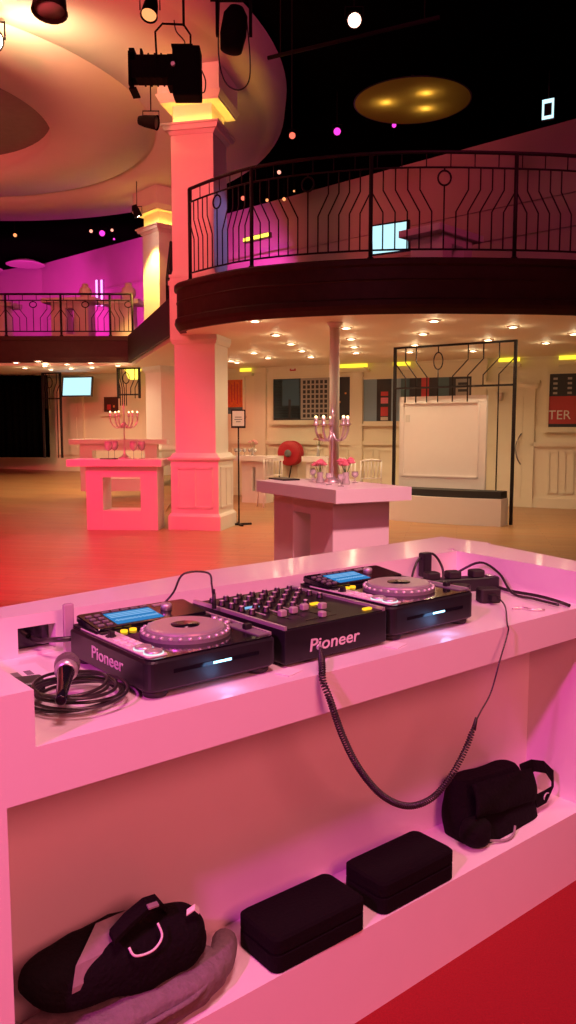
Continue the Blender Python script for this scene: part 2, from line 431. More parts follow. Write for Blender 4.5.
# ------------------------------------------------------------ lower back wall fittings
WA = math.atan2(-.505, 1)
WD = Vector((math.cos(WA), math.sin(WA)))
WN = Vector((WD.y, -WD.x))                         # into the room
def wall_frame(u, lift=0):                         # point on lower wall at pixel column u
    k = (u - 288) / F; y = (15.3 + .505 * 4.53) / (1 + .505 * k); return Vector((k * y, y))
def wz(u, v): y = wall_frame(u).y; return PY(u, v, y).z
def wthing(name, label, cat, u, z, group=None):
    p = wall_frame(u) + WN * .002; return thing(name, label, cat, (p.x, p.y, z), WA, group)
# chair rail, skirting and panels are part of the wall
def wall_strip(name, u0, u1, z0, z1, th, m, off=0):
    p0 = wall_frame(u0) + WN * off; p1 = wall_frame(u1) + WN * off; n = WN * th
    q = MB(); q.prism([tuple(p0), tuple(p1), tuple(p1 + n), tuple(p0 + n)], z0, z1); return struct(q.build(name, m))
k = 6
ZR = E - .28
for u0, u1 in ((172, 494), (530, 640)):
    wall_strip('trim_%d' % k, u0, u1, ZR - .03, ZR + .05, .06, M['cream']); k += 1
    wall_strip('baseboard_%s' % ('back' if u0 < 200 else 'right'), u0, u1, 0, .18, .03, M['cream'])
for u0, u1 in ((225, 245), (545, 577), (585, 620), (430, 470), (256, 300), (303, 350), (353, 398)):
    q = MB(); p0 = wall_frame(u0); L = (wall_frame(u1) - p0).length; z0, z1 = .28, ZR - .12
    n = 2
    for j in range(n):
        a0 = L * j / n + .05; a1 = L * (j + 1) / n - .05
        for r in ((a0, a1, z0, z0 + .035), (a0, a1, z1 - .035, z1), (a0, a0 + .035, z0, z1), (a1 - .035, a1, z0, z1)):
            q.box(r[0], r[1], -.022, 0, r[2], r[3])
    o = struct(q.build('trim_%d' % k, M['cream'])); k += 1
    o.location = (p0.x, p0.y, 0); o.rotation_euler = (0, 0, WA)
# pilasters and cornice on the wall
for u in (262, 357, 478, 150):
    q = MB(); q.box(-.14, .14, -.09, 0, 0, SZ0 - .001); q.box(-.16, .16, -.11, 0, 0, .2); q.box(-.17, .17, -.12, 0, SZ0 - .12, SZ0 - .02)
    o = struct(q.build('trim_%d' % k, M['cream'])); k += 1; p = wall_frame(u); o.location = (p.x, p.y, 0); o.rotation_euler = (0, 0, WA)
wall_strip('trim_%d' % k, -30, 640, SZ0 - .05, SZ0 - .001, .04, M['cream']); k += 1
# door on the right
def door(u0, u1, name, ztop, zb, handle=True):
    p0 = wall_frame(u0); L = (wall_frame(u1) - p0).length
    o = bpy.data.objects.new(name, None); C.objects.link(o); struct(o); o.location = (p0.x, p0.y, zb); o.rotation_euler = (0, 0, WA)
    q = MB(); q.box(0, L, -.03, 0, 0, ztop - zb - .1); 
    q.box(.1, L - .1, -.038, -.03, .18, .95); q.box(.1, L - .1, -.038, -.03, 1.1, ztop - zb - .25); q.build('door_leaf', M['cream'], o)
    q = MB(); q.box(-.12, 0, -.06, 0, 0, ztop - zb - .1); q.box(L, L + .12, -.06, 0, 0, ztop - zb - .1); q.box(-.16, L + .16, -.07, 0, ztop - zb - .1, ztop - zb); q.box(-.2, L + .2, -.1, 0, ztop - zb, ztop - zb + .05)
    q.build('door_frame', M['cream'], o)
    if handle:
        q = MB(); q.tube([(L - .12 - .09 * math.sin(math.pi * j / 14), -.035 - .065 * min(1, math.sin(math.pi * j / 14) * 3), .82 + .58 * j / 14) for j in range(15)], .012, 8); q.build('door_handle', M['grey'], o)
    return o
door(486, 527, 'door_1', wz(505, 384), 0)
door(62, 82, 'door_2', E + 1.25, .84, False)

def picture(u0, u1, v0, v1, label, kind, name='wall_picture'):
    um = (u0 + u1) / 2; p0 = wall_frame(u0); L = (wall_frame(u1) - p0).length; zb = wz(um, v1); h = wz(um, v0) - zb
    o = wthing(name, label, 'picture', u0, zb)
    q = MB(); t = .05
    for r in ((-t, L + t, -t, 0), (-t, L + t, h, h + t), (-t, 0, 0, h), (L, L + t, 0, h)): q.box(r[0], r[1], -.045, 0, r[2], r[3])
    q.box(-t - .03, L + t + .03, -.10, 0, -t - .05, -t)
    q.build('frame', M['cream'], o)
    q = MB()
    def rect(x0, x1, z0, z1, m, dy=.001):
        q.use(m); q.box(L * x0, L * x1, -.012 - dy, -.002, h * z0, h * z1)
    if kind == 'city':
        rect(0, 1, 0, 1, PM['night']); rect(.0, .40, .05, 1, PM['dusk'], .001); rect(.12, .34, .35, .98, PM['blue'], .002); rect(.20, .23, 0, .5, PM['night'], .003)
        rect(.36, .72, .02, 1, PM['tower'], .003)
        for i in range(6):
            for j in range(8): rect(.39 + .055 * i, .425 + .055 * i, .06 + .115 * j, .14 + .115 * j, PM['night'], .004)
        rect(.74, 1, .0, .96, PM['night'], .003)
        for i in range(3): rect(.78 + .07 * i, .80 + .07 * i, .2 + .2 * i, .24 + .2 * i, PM['amber'], .005)
    elif kind == 'lantern':
        rect(0, 1, 0, 1, PM['night']); rect(0, .13, 0, 1, PM['sky'], .002); rect(.27, .36, 0, 1, PM['sky'], .002); rect(.36, .44, 0, 1, PM['dusk'], .003)
        for z0, z1, mm in ((.02, .1, 'pale'), (.12, .34, 'redp'), (.42, .56, 'pinkp'), (.6, .7, 'redp')): rect(.17, .24, z0, z1, PM[mm], .004)
        rect(.55, .62, .1, 1, PM['redp'], .003); rect(.70, .80, 0, 1, PM['dusk'], .003); rect(.86, .98, 0, .95, PM['tower'], .003)
        for j in range(6): rect(.88, .96, .06 + .15 * j, .12 + .15 * j, PM['night'], .004)
    elif kind == 'orange':
        rect(0, 1, 0, 1, PM['dusk']); rect(.35, 1, .2, 1, PM['orange'], .002)
        for i in range(5): rect(.42 + .11 * i, .46 + .11 * i, .3 + .05 * (i % 3), .95 - .08 * (i % 2), PM['redp'], .003)
    elif kind == 'dark':
        rect(0, 1, 0, 1, PM['brown']); rect(.2, .45, .15, .5, PM['redp'], .002); rect(.6, .7, .3, .45, PM['amber'], .002)
    elif kind == 'red':
        rect(0, 1, 0, 1, PM['night'])
        for j in range(4):
            for i in range(5): rect(.05 + .2 * i, .11 + .2 * i, .62 + .09 * j, .66 + .09 * j, PM['tower'], .002)
        rect(0, .42, .06, .58, PM['redp'], .003); rect(.55, .62, .2, .9, PM['dusk'], .002)
    q.build('print', None, o)
    if kind == 'red':
        text_part('TER', .24, M['white'], o, Matrix.Translation((L * .15, -.018, h * .22)) @ Matrix.Rotation(R(90), 4, 'X'), 'lettering')
    return o
PM = dict(night=mat('print_night', (.03, .03, .04), .5), dusk=mat('print_dusk', (.08, .16, .20), .5), blue=mat('print_blue', (.05, .13, .22), .5), tower=mat('print_tower', (.42, .40, .38), .5),
          amber=mat('print_amber', (.8, .35, .1), .5), sky=mat('print_sky', (.25, .38, .52), .5), pale=mat('print_pale', (.6, .55, .5), .5), redp=mat('print_red', (.55, .05, .06), .5),
          pinkp=mat('print_pink', (.75, .2, .3), .5), orange=mat('print_orange', (.75, .16, .04), .5, noise_amt=.4, noise_scale=30), brown=mat('print_brown', (.08, .03, .025), .5))
picture(274, 351, 378, 420, 'wide dark city-street picture on cream wall behind the candelabra', 'city')
picture(363, 470, 378, 421, 'blue and red street picture partly hidden by the iron screen', 'lantern')
picture(219, 244, 380, 414, 'orange abstract picture just beside the big column', 'orange')
picture(547, 620, 373, 427, 'dark picture with red block lettered TER by the door', 'red')
picture(106, 121, 397, 412, 'small dark brown picture on wall behind the far counter', 'dark')

# yellow cove strips under the soffit
for u0, u1, w in ((244, 256, 'over the orange picture'), (340, 370, 'just right of the slim pillar'), (394, 412, 'behind the top of iron screen'), (497, 519, 'above the cream door'), (556, 600, 'above the TER picture')):
    p0 = wall_frame(u0); L = (wall_frame(u1) - p0).length
    o = wthing('cove_light', 'yellow cove light strip under the soffit, ' + w, 'light', u0, SZ0 - .18, 'yellow cove lights')
    q = MB(); q.box(0, L, -.16, -.04, .03, .05); q.box(0, L, -.17, -.16, .0, .07); q.box(0, L, -.16, -.04, .0, .012); q.build('housing', M['cream'], o)
    q = MB(); q.box(.01, L - .01, -.178, -.17, .09, .165); q.build('diffuser', M['cove'], o)

# fire hose reel
p = wall_frame(294) + WN * .16; zc = wz(294, 453)
o = thing('hose_reel', 'round red fire hose reel hanging on the cream wall', 'hose reel', (p.x, p.y, zc), WA)
q = MB(); rx = Matrix.Rotation(R(90), 4, 'X')
q.lathe([(.05, -.12), (.25, -.12), (.27, -.10), (.27, -.08), (.20, -.07), (.20, .07), (.27, .08), (.27, .10), (.25, .12), (.05, .12)], n=32, mtx=rx); q.build('drum', M['red'], o)
q = MB(); q.lathe([(.02, .12), (.08, .13), (.08, .16), (.02, .17)], n=20, mtx=rx); q.build('hub', M['grey'], o)
q = MB(); q.tube(catmull([(-.22, -.05, -.05), (-.26, -.04, -.35), (-.24, -.04, -.62), (-.14, -.04, -.72), (-.04, -.04, -.6), (.02, -.04, -.35), (.05, -.04, -.22)], 5), .016, 8); q.build('hose', M['rubber'], o)
q = MB(); q.box(-.05, .05, .10, .155, -.1, .1); q.build('bracket', M['grey'], o)
# small red sign high on the wall
o = wthing('fire_sign', 'small red square sign high on the wall below soffit', 'sign', 290, wz(292, 371))
q = MB(); q.box(0, .14, -.012, 0, 0, .16); q.build('sign_plate', M['red'], o); q = MB(); q.box(.05, .09, -.015, -.012, .04, .12); q.box(.03, .11, -.015, -.012, .03, .045); q.build('symbol', M['white'], o)

# wall TV at the far left
def tv(name, label, loc, w, h, rz, tilt, broken=False):
    o = thing(name, label, 'television', loc, rz)
    mt = Matrix.Rotation(tilt, 4, 'X')
    q = MB(); q.box(-w / 2 - .03, w / 2 + .03, 0, .05, -h / 2 - .03, h / 2 + .03, mtx=mt, bev=.006); q.build('casing', M['gloss'], o)
    q = MB(); q.box(-w / 2, w / 2, -.004, 0, -h / 2, h / 2, mtx=mt); q.build('screen', M['screen_tv'], o)
    q = MB(); q.box(-.06, .06, .05, .12, -.06, .06, mtx=mt); q.cyl((0, .1, 0), (0, .28, .02), .025); q.build('bracket', M['purple'], o)
    return o
p = PY(77, 386.5, 19.2); tv('television', 'tilted flat television with white screen on far lower wall', tuple(p), .74, .42, R(-16), R(-9))
p = PY(390, 238, 14.2); tv('television', 'bright television glowing on the upper gallery behind the railing', tuple(p), .66, .46, R(-32), R(4))
KIDS.clear()

# black curtain on the left
q = MB(); n = 160; x0, x1, yy = -9.6, -5.85, 19.75; rings = []
for zz in (.80, E + 1.33):
    rings.append([(x0 + (x1 - x0) * i / n, yy + .05 * math.sin(i * .9) + .02 * math.sin(i * 2.3), zz) for i in range(n + 1)])
q.loft(rings, closed=False); o = q.build('curtain', M['curtain'])
sm = o.modifiers.new('thick', 'SOLIDIFY'); sm.thickness = .02
tag(o, 'floor-length black pleated curtain on the far left', 'curtain')
# ------------------------------------------------------------ iron floor-to-ceiling screens
def iron_screen(name, label, a, c, z0, z1, zc, nb=4, extra=True):
    a = Vector(a); c = Vector(c); o = thing(name, label, 'screen', (a.x, a.y, 0), math.atan2(c.y - a.y, c.x - a.x)); L = (c - a).length
    for x in (0, L):
        q = MB(); q.box(x - .022, x + .022, -.022, .022, z0, z1); q.build('post', M['iron'], o)
    q = MB(); q.box(.022, L - .022, -.02, .02, z1 - .03, z1 - .0); q.build('top_rail', M['iron'], o)
    q = MB(); q.box(.022, L - .022, -.02, .02, zc - .015, zc + .015); q.build('cross_rail', M['iron'], o)
    mid = L * .38; H = z1 - zc; st = L * .62 / (nb + 1)
    q = MB(); q.tube([(mid + .08 * math.cos(t * math.pi / 10), 0, zc + H * .62 + H * .2 * math.sin(t * math.pi / 10)) for t in range(21)], .011, 6); q.tube([(mid, 0, zc - .24), (mid, 0, zc + H * .42)], .010, 6); q.tube([(mid, 0, zc + H * .82), (mid, 0, z1)], .010, 6); q.build('ring_baluster', M['iron'], o)
    for sg, cnt, s2 in ((1, nb, st), (-1, 3, mid / 4)):
        for i in range(1, cnt + 1):
            x = mid + sg * s2 * i; xo = mid + sg * s2 * (i + 1); xo = min(max(xo, 0), L)
            zb = z0 if (extra and sg == 1 and i == nb) else zc - (.24 if sg * i < nb - 1 else 0)
            q = MB(); q.tube([(x, 0, zb), (x, 0, zc + H * .25), (xo, 0, zc + H * .62)] + ([(xo, 0, z1)] if i < cnt else []), .011, 6); q.build('baluster', M['iron'], o)
    return o
SA, SB = (1.79, 13.55), (3.47, 12.38)
iron_screen('iron_screen', 'floor-to-ceiling black iron screen framing the white panel', SA, SB, 0.0, SZ0 - .002, E + .69)
iron_screen('iron_screen', 'dark iron screen in front of the cream pillar beside black curtain', (-5.9, 19.45), (-5.45, 19.35), .80, SZ0 - .002, E + .75, 2)
iron_screen('iron_screen', 'iron screen with yellow lamp behind, beside the rear column', (-3.78, 18.0), (-3.28, 17.85), E + .70, SZ0 - .002, E + .78, 2)
sd = (Vector(SB) - Vector(SA)).normalized(); sa = math.atan2(sd.y, sd.x)
# white panel behind / within the screen
o = thing('display_panel', 'large white framed panel with switch standing behind black bench', 'panel', (SA[0] + sd.x * .07 - sd.y * .0, SA[1] + sd.y * .07, 0), sa)
off = .05
q = MB(); zt = E + .55; zb = .58; Lp = 1.52
q.box(0, Lp, off, off + .06, zb, zt); q.build('board', M['table'], o)
q = MB()
for r in ((.06, Lp - .12, zt - .12, zt - .09), (.06, Lp - .12, zb + .12, zb + .15), (.06, .09, zb + .12, zt - .09), (Lp - .15, Lp - .12, zb + .12, zt - .09)): q.box(r[0], r[1], off - .015, off, r[2], r[3])
q.build('moulding', M['table'], o)
q = MB(); q.box(.12, .19, off - .012, off, zt - .42, zt - .30); q.build('wall_switch', M['silverp'], o)
q = MB(); q.box(0, Lp, off + .0, off + .06, .50, zb); q.build('footing', M['table'], o)
# bench with curved white base
o = thing('bench', 'curved white bench with black cushion under the white panel', 'bench', (SA[0], SA[1], 0), sa)
L = (Vector(SB) - Vector(SA)).length
def crv(f, w0, w1, n=12): return [(w0 + (w1 - w0) * k / n, -f * (.30 + .16 * math.sin(math.pi * k / n))) for k in range(n + 1)]
q = MB(); q.prism(crv(1.15, -.45, L - .04) + [(L - .04, -.03), (-.45, -.03)], 0, .42); q.build('base', M['table'], o)
q = MB(); q.prism(crv(1.0, -.02, L - .06) + [(L - .06, -.035), (-.02, -.035)], .42, .53); q.build('cushion', M['seat'], o)
b = MB()
# projector-like wall lamp on the panel side
o = wthing('wall_lamp', 'small chrome wall lamp beside the cream door', 'lamp', 499, wz(503, 398))
q = MB(); q.cyl((0, 0, 0), (0, -.10, 0), .02); q.cyl((0, -.10, -.05), (0, -.10, .10), .045, .06); q.build('arm', M['chrome'], o)
q = MB(); q.box(-.04, .04, -.03, 0, -.7, -.52); q.build('switch', M['silverp'], o)

# ------------------------------------------------------------ downlights in the soffit
def make_down(z):
    o = thing('ceiling_downlight', 'x', 'light', (0, 0, z))
    q = MB(); q.lathe([(.055, 0), (.085, 0), (.085, -.012), (.055, -.018)], n=20, cap=False); q.build('trim_ring', M['chrome'], o)
    q = MB(); q.lathe([(.001, -.016), (.054, -.014), (.054, -.002), (.001, -.002)], n=16, cap=False); q.build('lens', M['lamp_warm'], o)
    for nm, kd, pw, z in (('bulb', 'POINT', 1.6, -.09), ('beam', 'SPOT', 38, -.03)):
        l = bpy.data.lights.new(nm, kd); l.energy = pw; l.color = (1, .75, .42); l.shadow_soft_size = .04
        if kd == 'SPOT': l.spot_size = R(150); l.spot_blend = .8
        lo = bpy.data.objects.new(nm, l); C.objects.link(lo); lo.parent = o; lo.location = (0, 0, z)
    return o
DL = [(255, 321, 'first from the slab edge in the row slanting toward slim pillar'), (276, 335, 'second in the row slanting toward slim pillar'), (291, 344, 'third in the row slanting toward slim pillar'), (302, 351, 'fourth in the row slanting toward slim pillar'), (311, 357, 'last in the row slanting toward slim pillar'),
      (254, 353, 'single one above the orange picture'), (268, 358, 'dim one above the small red sign'), (231, 361, 'close to the column capital'), (237, 362.5, 'beside the one at the column capital'),
      (346, 328, 'nearest the edge just right of slim pillar'), (351, 339, 'second just right of slim pillar'), (354, 347, 'third just right of slim pillar'), (356, 353, 'fourth just right of slim pillar'),
      (434, 321, 'nearest the edge above the iron screen'), (423, 334, 'second in the row above the iron screen'), (415, 345, 'third in the row above the iron screen'), (410, 352, 'last in the row above the iron screen'),
      (473, 351, 'seen through the top of iron screen'), (488, 340, 'right above the iron screen corner'), (513, 327, 'large one right of the iron screen'), (546, 343, 'above the space between door and TER picture'), (574, 334, 'at the right-hand edge of the photo'),
      (16, 362.6, 'above the black curtain, outer one'), (25, 368, 'above the black curtain, glowing on it'), (38, 361.2, 'above the black curtain, inner one'), (45, 366, 'above the curtain edge'), (51, 369.5, 'smallest by the curtain edge'),
      (67, 364.2, 'front one above the tilted television'), (71, 368.5, 'rear one above the tilted television'), (91, 363, 'front one right of the tilted television'), (92, 367.5, 'rear one right of the tilted television'), (118, 365.5, 'above the small dark brown picture')]
proto = make_down(SZ0)
for i, (u, v, w) in enumerate(DL):
    p = PZ(u, v, SZ0 - .01)
    lab = 'round warm ceiling downlight, ' + w
    if i == 0: o = proto; o['label'] = lab; o['group'] = 'downlights under the balcony'
    else: o = dup(proto, (0, 0, 0), 0, lab, 'downlights under the balcony')
    o.location = (p.x, p.y, SZ0 - .001)

# ------------------------------------------------------------ bar tables
def bar_table(label, x, y, rz, w=1.3, d=.66, h=1.05, z=0, lw=.24, top=.10, inset=.2, group='white bar tables', bottom=.24, sh=0, apr=.12):
    o = thing('bar_table', label, 'table', (x, y, z), rz, group)
    q = MB(); q.box(-w / 2, w / 2, -d / 2, d / 2, h - top, h, bev=.004); q.build('table_top', M['table'], o)
    a = w / 2 - inset; e = d / 2 - .08
    for sx in (-1, 1):
        x0, x1 = sorted((sh + sx * a, sh + sx * (a - lw))); q = MB(); q.box(x0, x1, -e, e, 0, h - top, bev=.003); q.build('leg', M['table'], o)
    q = MB(); q.box(sh - a + lw, sh + a - lw, -e + .003, e - .003, 0, bottom); q.build('base_bar', M['table'], o)
    q = MB(); q.box(sh - a + lw, sh + a - lw, -e + .003, e - .003, h - top - apr, h - top); q.build('apron', M['table'], o)
    return o
# near table: corner (near) at (.38,5.6), left (-.29,6.72), right (.9,6.0)
ZT = 1.05
n0 = PZ(336, 490, ZT); l0 = PZ(248, 479, ZT); r0 = PZ(405, 484.5, ZT)
ax = Vector((n0.x - l0.x, n0.y - l0.y)); W1 = 1.28; ang = math.atan2(ax.y, ax.x); dx = Vector((math.cos(ang), math.sin(ang))); dy = Vector((-dx.y, dx.x)); D1 = .66
cen = Vector((n0.x, n0.y)) - dx * W1 / 2 + dy * D1 / 2
bar_table('white bar table carrying the candelabra, just beyond the DJ booth', cen.x, cen.y, ang, W1, D1, ZT, inset=.17, lw=.33)
NT = (cen, dx, dy)
l1 = PZ(67, 460, ZT); r1 = PZ(169, 462, ZT)
ax = Vector((r1.x - l1.x, r1.y - l1.y)); ang1 = 0
c1 = Vector((-2.50, 12.07)); ang1 = R(-3)
bar_table('white bar table with glass centrepiece beside the big square column', c1.x - .02, c1.y - .12, ang1, 1.40, .62, 1.04, inset=.17, lw=.25, bottom=.29, sh=.09, apr=.16)
bar_table('long pinkish counter table behind the table beside big column', -3.35, 16.0, R(4), 1.9, .6, 1.02, z=.27)
bar_table('white table with drinking glasses against the wall left of hose reel', -.62, 16.3, R(-24), .95, .5, .95)
bar_table('small white table just right of the red hose reel', .60, 15.95, R(-24), .55, .4, .95, lw=.1, inset=.06)
bar_table('white bar table on the upper gallery with its corner above the railing', 2.38, 12.75, R(45), 1.2, .75, 1.05, z=SZ1)
bar_table('white bar table upstairs with round vase, centre of magenta gallery', -5.0, 19.0, R(-8), 1.3, .6, 1.05, z=SZ1, lw=.35)
bar_table('white bar table upstairs partly behind the yellow-lit column', -3.75, 18.6, R(-8), .9, .6, .95, z=SZ1, lw=.25)
bar_table('white bar table upstairs at the outer left of the gallery', -6.75, 19.0, R(-8), .9, .6, .95, z=SZ1, lw=.25)

# white tub chairs upstairs / ghost chairs downstairs
def make_chair(label, group):
    o = thing('dining_chair', label, 'chair', (0, 0, 0), 0, group)
    q = MB(); q.rbox(-.2, .2, -.2, .2, .43, .47, r=.05); q.build('seat', M['table'], o)
    q = MB()
    for sx in (-1, 1): q.tube([(sx * .18, .17, .45), (sx * .18, .20, .93)], .014, 6)
    q.tube([(-.18, .20, .93), (0, .21, .95), (.18, .20, .93)], .016, 6); q.tube([(-.18, .185, .62), (.18, .185, .62)], .012, 6)
    for x in (-.12, -.06, 0, .06, .12): q.tube([(x, .187, .62), (x, .205, .93)], .008, 6)
    q.build('backrest', M['table'], o)
    for sx in (-1, 1):
        for sy in (-1, 1):
            q = MB(); q.tube([(sx * .17, sy * .17, .44), (sx * .19, sy * .19, .0)], .015, 6); q.build('leg', M['table'], o)
    return o
ch = make_chair('white spindle-back chair behind the candelabra table, right of pillar', 'white spindle chairs')
ch.location = (1.0, 13.9, 0); ch.rotation_euler = (0, 0, R(170))
for x, y, r, lb in ((-.35, 15.3, 200, 'white spindle-back chair between glasses table and hose reel'), (.98, 15.3, 160, 'white spindle-back chair right of the small table by hose reel'), (1.45, 14.3, 185, 'white spindle-back chair standing close to the iron screen')):
    dup(ch, (x, y, 0), R(r), lb, 'white spindle chairs')

# ------------------------------------------------------------ table settings
def candelabra(label, loc, h, arms, spread, rz=0):
    o = thing('candelabra', label, 'candelabra', loc, rz)
    q = MB(); k = h / .56
    q.lathe([(.001, 0), (.075 * k, 0), (.075 * k, .008), (.03 * k, .03 * k), (.012, .06 * k), (.018, .10 * k), (.009, .13 * k), (.009, .30 * k), (.018, .33 * k), (.009, .36 * k), (.009, h * .78), (.016, h * .82), (.010, h * .86), (.02, h * .9), (.005, h)], n=18); q.build('stem', M['chrome'], o)
    for i in range(arms):
        a = 2 * math.pi * i / arms + .35; c, s = math.cos(a), math.sin(a); r = spread
        z = h * .66
        pts = catmull([(c * .008, s * .008, z), (c * r * .35, s * r * .35, z - .055 * k), (c * r * .75, s * r * .75, z - .045 * k), (c * r, s * r, z + .01 * k), (c * r, s * r, z + .05 * k)], 4)
        q = MB(); q.tube(pts, .008 * k ** .5, 6); q.lathe([(.003, 0), (.026, .012), (.03, .02), (.012, .022), (.016, .045), (.018, .06)], n=12, o=(c * r, s * r, z + .05 * k))
        q.build('arm', M['chrome'], o)
        q = MB(); q.cyl((c * r, s * r, z + .05 * k + .045), (c * r, s * r, z + .05 * k + .066), .012, n=10); q.build('candle', M['wax'], o)
        q = MB(); q.ball((c * r, s * r, z + .05 * k + .074), .011 * k ** .5, sz=1.0, n=8, m=6); q.build('flame', M['flame'], o)  # glowing bead stands in for the white glints at the arm tips
    return o
cpos = PZ(332, 482, ZT)
candelabra('silver five-arm candelabra on the bar table near booth', (cpos.x, cpos.y, ZT + .001), .60, 5, .135)
TL = (c1.x - .02, c1.y - .12)
candelabra('tall silver candelabra on the bar table beside big column', (PY(124, 456, TL[1]).x, TL[1] + .05, 1.041), .83, 6, .20)
def glass(label, loc, h=.16, r=.035, group=None, m=None):
    q = MB(); q.lathe([(.001, 0), (r * .8, 0), (r * .8, .004), (.004, .008), (.004, h * .45), (r * .7, h * .55), (r, h * .75), (r * .85, h), (r * .82, h), (r * .95, h * .75), (r * .6, h * .57), (.001, h * .5)], n=16, cap=False)
    o = q.build('drinking_glass', m or M['glass'], None); o.location = loc; return tag(o, label, 'glass', group)
def vase(label, loc, h, nfl, spread, petal, fr=.03, stem=True):
    o = thing('flower_vase', label, 'flowers', loc)
    q = MB(); q.lathe([(.001, 0), (.03, 0), (.034, .01), (.022, h * .3), (.026, h * .5), (.024, h * .5), (.018, h * .3), (.028, .014), (.001, .01)], n=16, cap=False); q.build('vase', M['glass'], o)
    rnd = random.Random(len(label)); q = MB(); f = MB()
    for i in range(nfl):
        a = rnd.uniform(0, 6.28); r = spread * math.sqrt(rnd.random()); z = h * rnd.uniform(.75, 1.0)
        x, y = r * math.cos(a), r * math.sin(a)
        q.tube([(0, 0, .02), (x * .3, y * .3, h * .5), (x, y, z)], .002, 5)
        for pz, pr, m_ in ((0, fr, 6), (fr * .4, fr * .65, 5)):
            for j in range(m_):
                b2 = 6.283 * j / m_; f.ball((x + math.cos(b2) * pr * .5, y + math.sin(b2) * pr * .5, z + pz), pr * .6, sz=.55, n=7, m=4)
        f.ball((x, y, z + fr * .3), fr * .5, n=7, m=4)
    q.build('flower_stem', M['green'], o); f.build('bloom', petal, o)
    return o
p = PZ(320, 483, ZT); vase('small glass vase of pink-red flowers left of the candelabra stem', (p.x, p.y, ZT + .001), .17, 6, .05, M['pinkflower'])
p = PZ(349, 485, ZT); vase('glass vase of bright red flowers right of the candelabra stem', (p.x - .02, p.y + .05, ZT + .001), .19, 8, .06, M['pinkflower'])
for i, (u, v, w) in enumerate(((329, 485, 'in front of the candelabra foot'), (341, 486.5, 'close to the table corner'), (355, 483, 'right of the red flowers'), (313, 480.5, 'left of the pink-red flowers'))):
    p = PZ(u, v, ZT); glass('small clear glass on the candelabra table, ' + w, (p.x, p.y, ZT + .001), .09, .028, 'glasses on the near bar table')
for i, (u, dy_, w) in enumerate(((109, -.08, 'left of the candelabra foot'), (115, .2, 'behind left of the candelabra foot'), (134, -.05, 'right of the candelabra foot'), (142, .1, 'outermost toward the column'))):
    x = (u - 288) / F * (TL[1] + dy_); glass('stemmed glass on the table beside big column, ' + w, (x, TL[1] + dy_, 1.041), .26, .06, 'glasses by the tall candelabra')
for i, (u, w) in enumerate(((236, 'leftmost of the row'), (240, 'second in the row'), (244.5, 'third in the row'), (250, 'fourth in the row'), (255, 'last before the empty end'))):
    y = 16.25 + (-.62 - (u - 288) / F * 16.3) * .445; x = (u - 288) / F * y
    glass('clear glass on white wall-side table left of hose reel, ' + w, (x, y, .951), .14, .04, 'glasses on the wall-side table')
# menu sheet + dark tray on left table
o = MB(); o.prism([(-.30, -.2), (.0, -.1), (.02, .16), (.0, .17)], 0, .004)
o = o.build('menu_card', mat('menu_paper', (.85, .85, .95), .4)); o.location = (TL[0] - .38, TL[1], 1.041); tag(o, 'white menu card on the corner of table beside big column', 'card')
o = MB(); o.rbox(-.13, .13, -.05, .05, 0, .012, r=.02); o = o.build('serving_tray', M['black']); o.location = (TL[0] - .13, TL[1] - .1, 1.041); tag(o, 'thin black tray between menu card and tall candelabra', 'tray')
o = MB(); o.rbox(-.15, .15, -.08, .08, 0, .012, r=.02); o = o.build('serving_tray', M['black']); p = PZ(284, 480, ZT); o.location = (p.x, p.y + .05, ZT + .001); o.rotation_euler = (0, 0, ang); tag(o, 'thin dark tray on the candelabra table, left end', 'tray')
# bottles / vase on table C, round vases upstairs
p = (.60, 15.95, .951); vase('pinkish flower arrangement on the small table by the hose reel', p, .42, 7, .12, mat('dusty_petals', (.55, .25, .2), .6), .045)
vase('small pink flower arrangement on the glasses table', (-.72, 16.4, .951), .3, 6, .12, mat('pale_petals', (.75, .4, .4), .6), .04)
def ball_vase(lab, loc, r):
    o = thing('round_vase', lab, 'vase', loc); q = MB(); q.ball((0, 0, r), r); q.build('bowl', M['plaster'], o); q = MB(); q.lathe([(r * .5, r * 1.85), (r * .45, r * 2.3), (r * .35, r * 2.3), (r * .4, r * 1.9)], n=16, cap=False); q.build('neck', M['plaster'], o)
ball_vase('round pale vase on the middle upstairs bar table', (-4.7, 18.98, SZ1 + 1.051), .15)
ball_vase('round pinkish vase on upstairs table near the yellow-lit column', (-3.62, 18.58, SZ1 + .951), .17)
ball_vase('round dark vase on the outer left upstairs table', (-6.75, 19.0, SZ1 + .951), .13)

# sign stand
p = PZ(239, 525, 0.0)
o = thing('sign_stand', 'thin black sign stand with framed notice beside the big column', 'sign', (p.x, p.y, 0), 0)
q = MB(); q.box(-.20, .20, -.02, .02, .0, .03, mtx=Matrix.Rotation(R(18), 4, 'Z')); q.box(-.02, .02, -.2, .2, 0, .03, mtx=Matrix.Rotation(R(18), 4, 'Z')); q.build('base', M['iron'], o)
q = MB(); q.cyl((0, 0, .03), (0, 0, 1.52), .012); q.build('pole', M['iron'], o)
q = MB(); q.box(-.11, .11, -.012, .012, 1.50, 1.78); q.build('frame', M['iron'], o)
q = MB(); q.box(-.09, .09, -.016, -.012, 1.53, 1.76); q.build('notice', M['white'], o)
q = MB(); 
for i, w in enumerate((.05, .06, .035)): q.box(-w, w, -.018, -.016, 1.66 - i * .035, 1.672 - i * .035)
q.build('print', M['grey'], o)

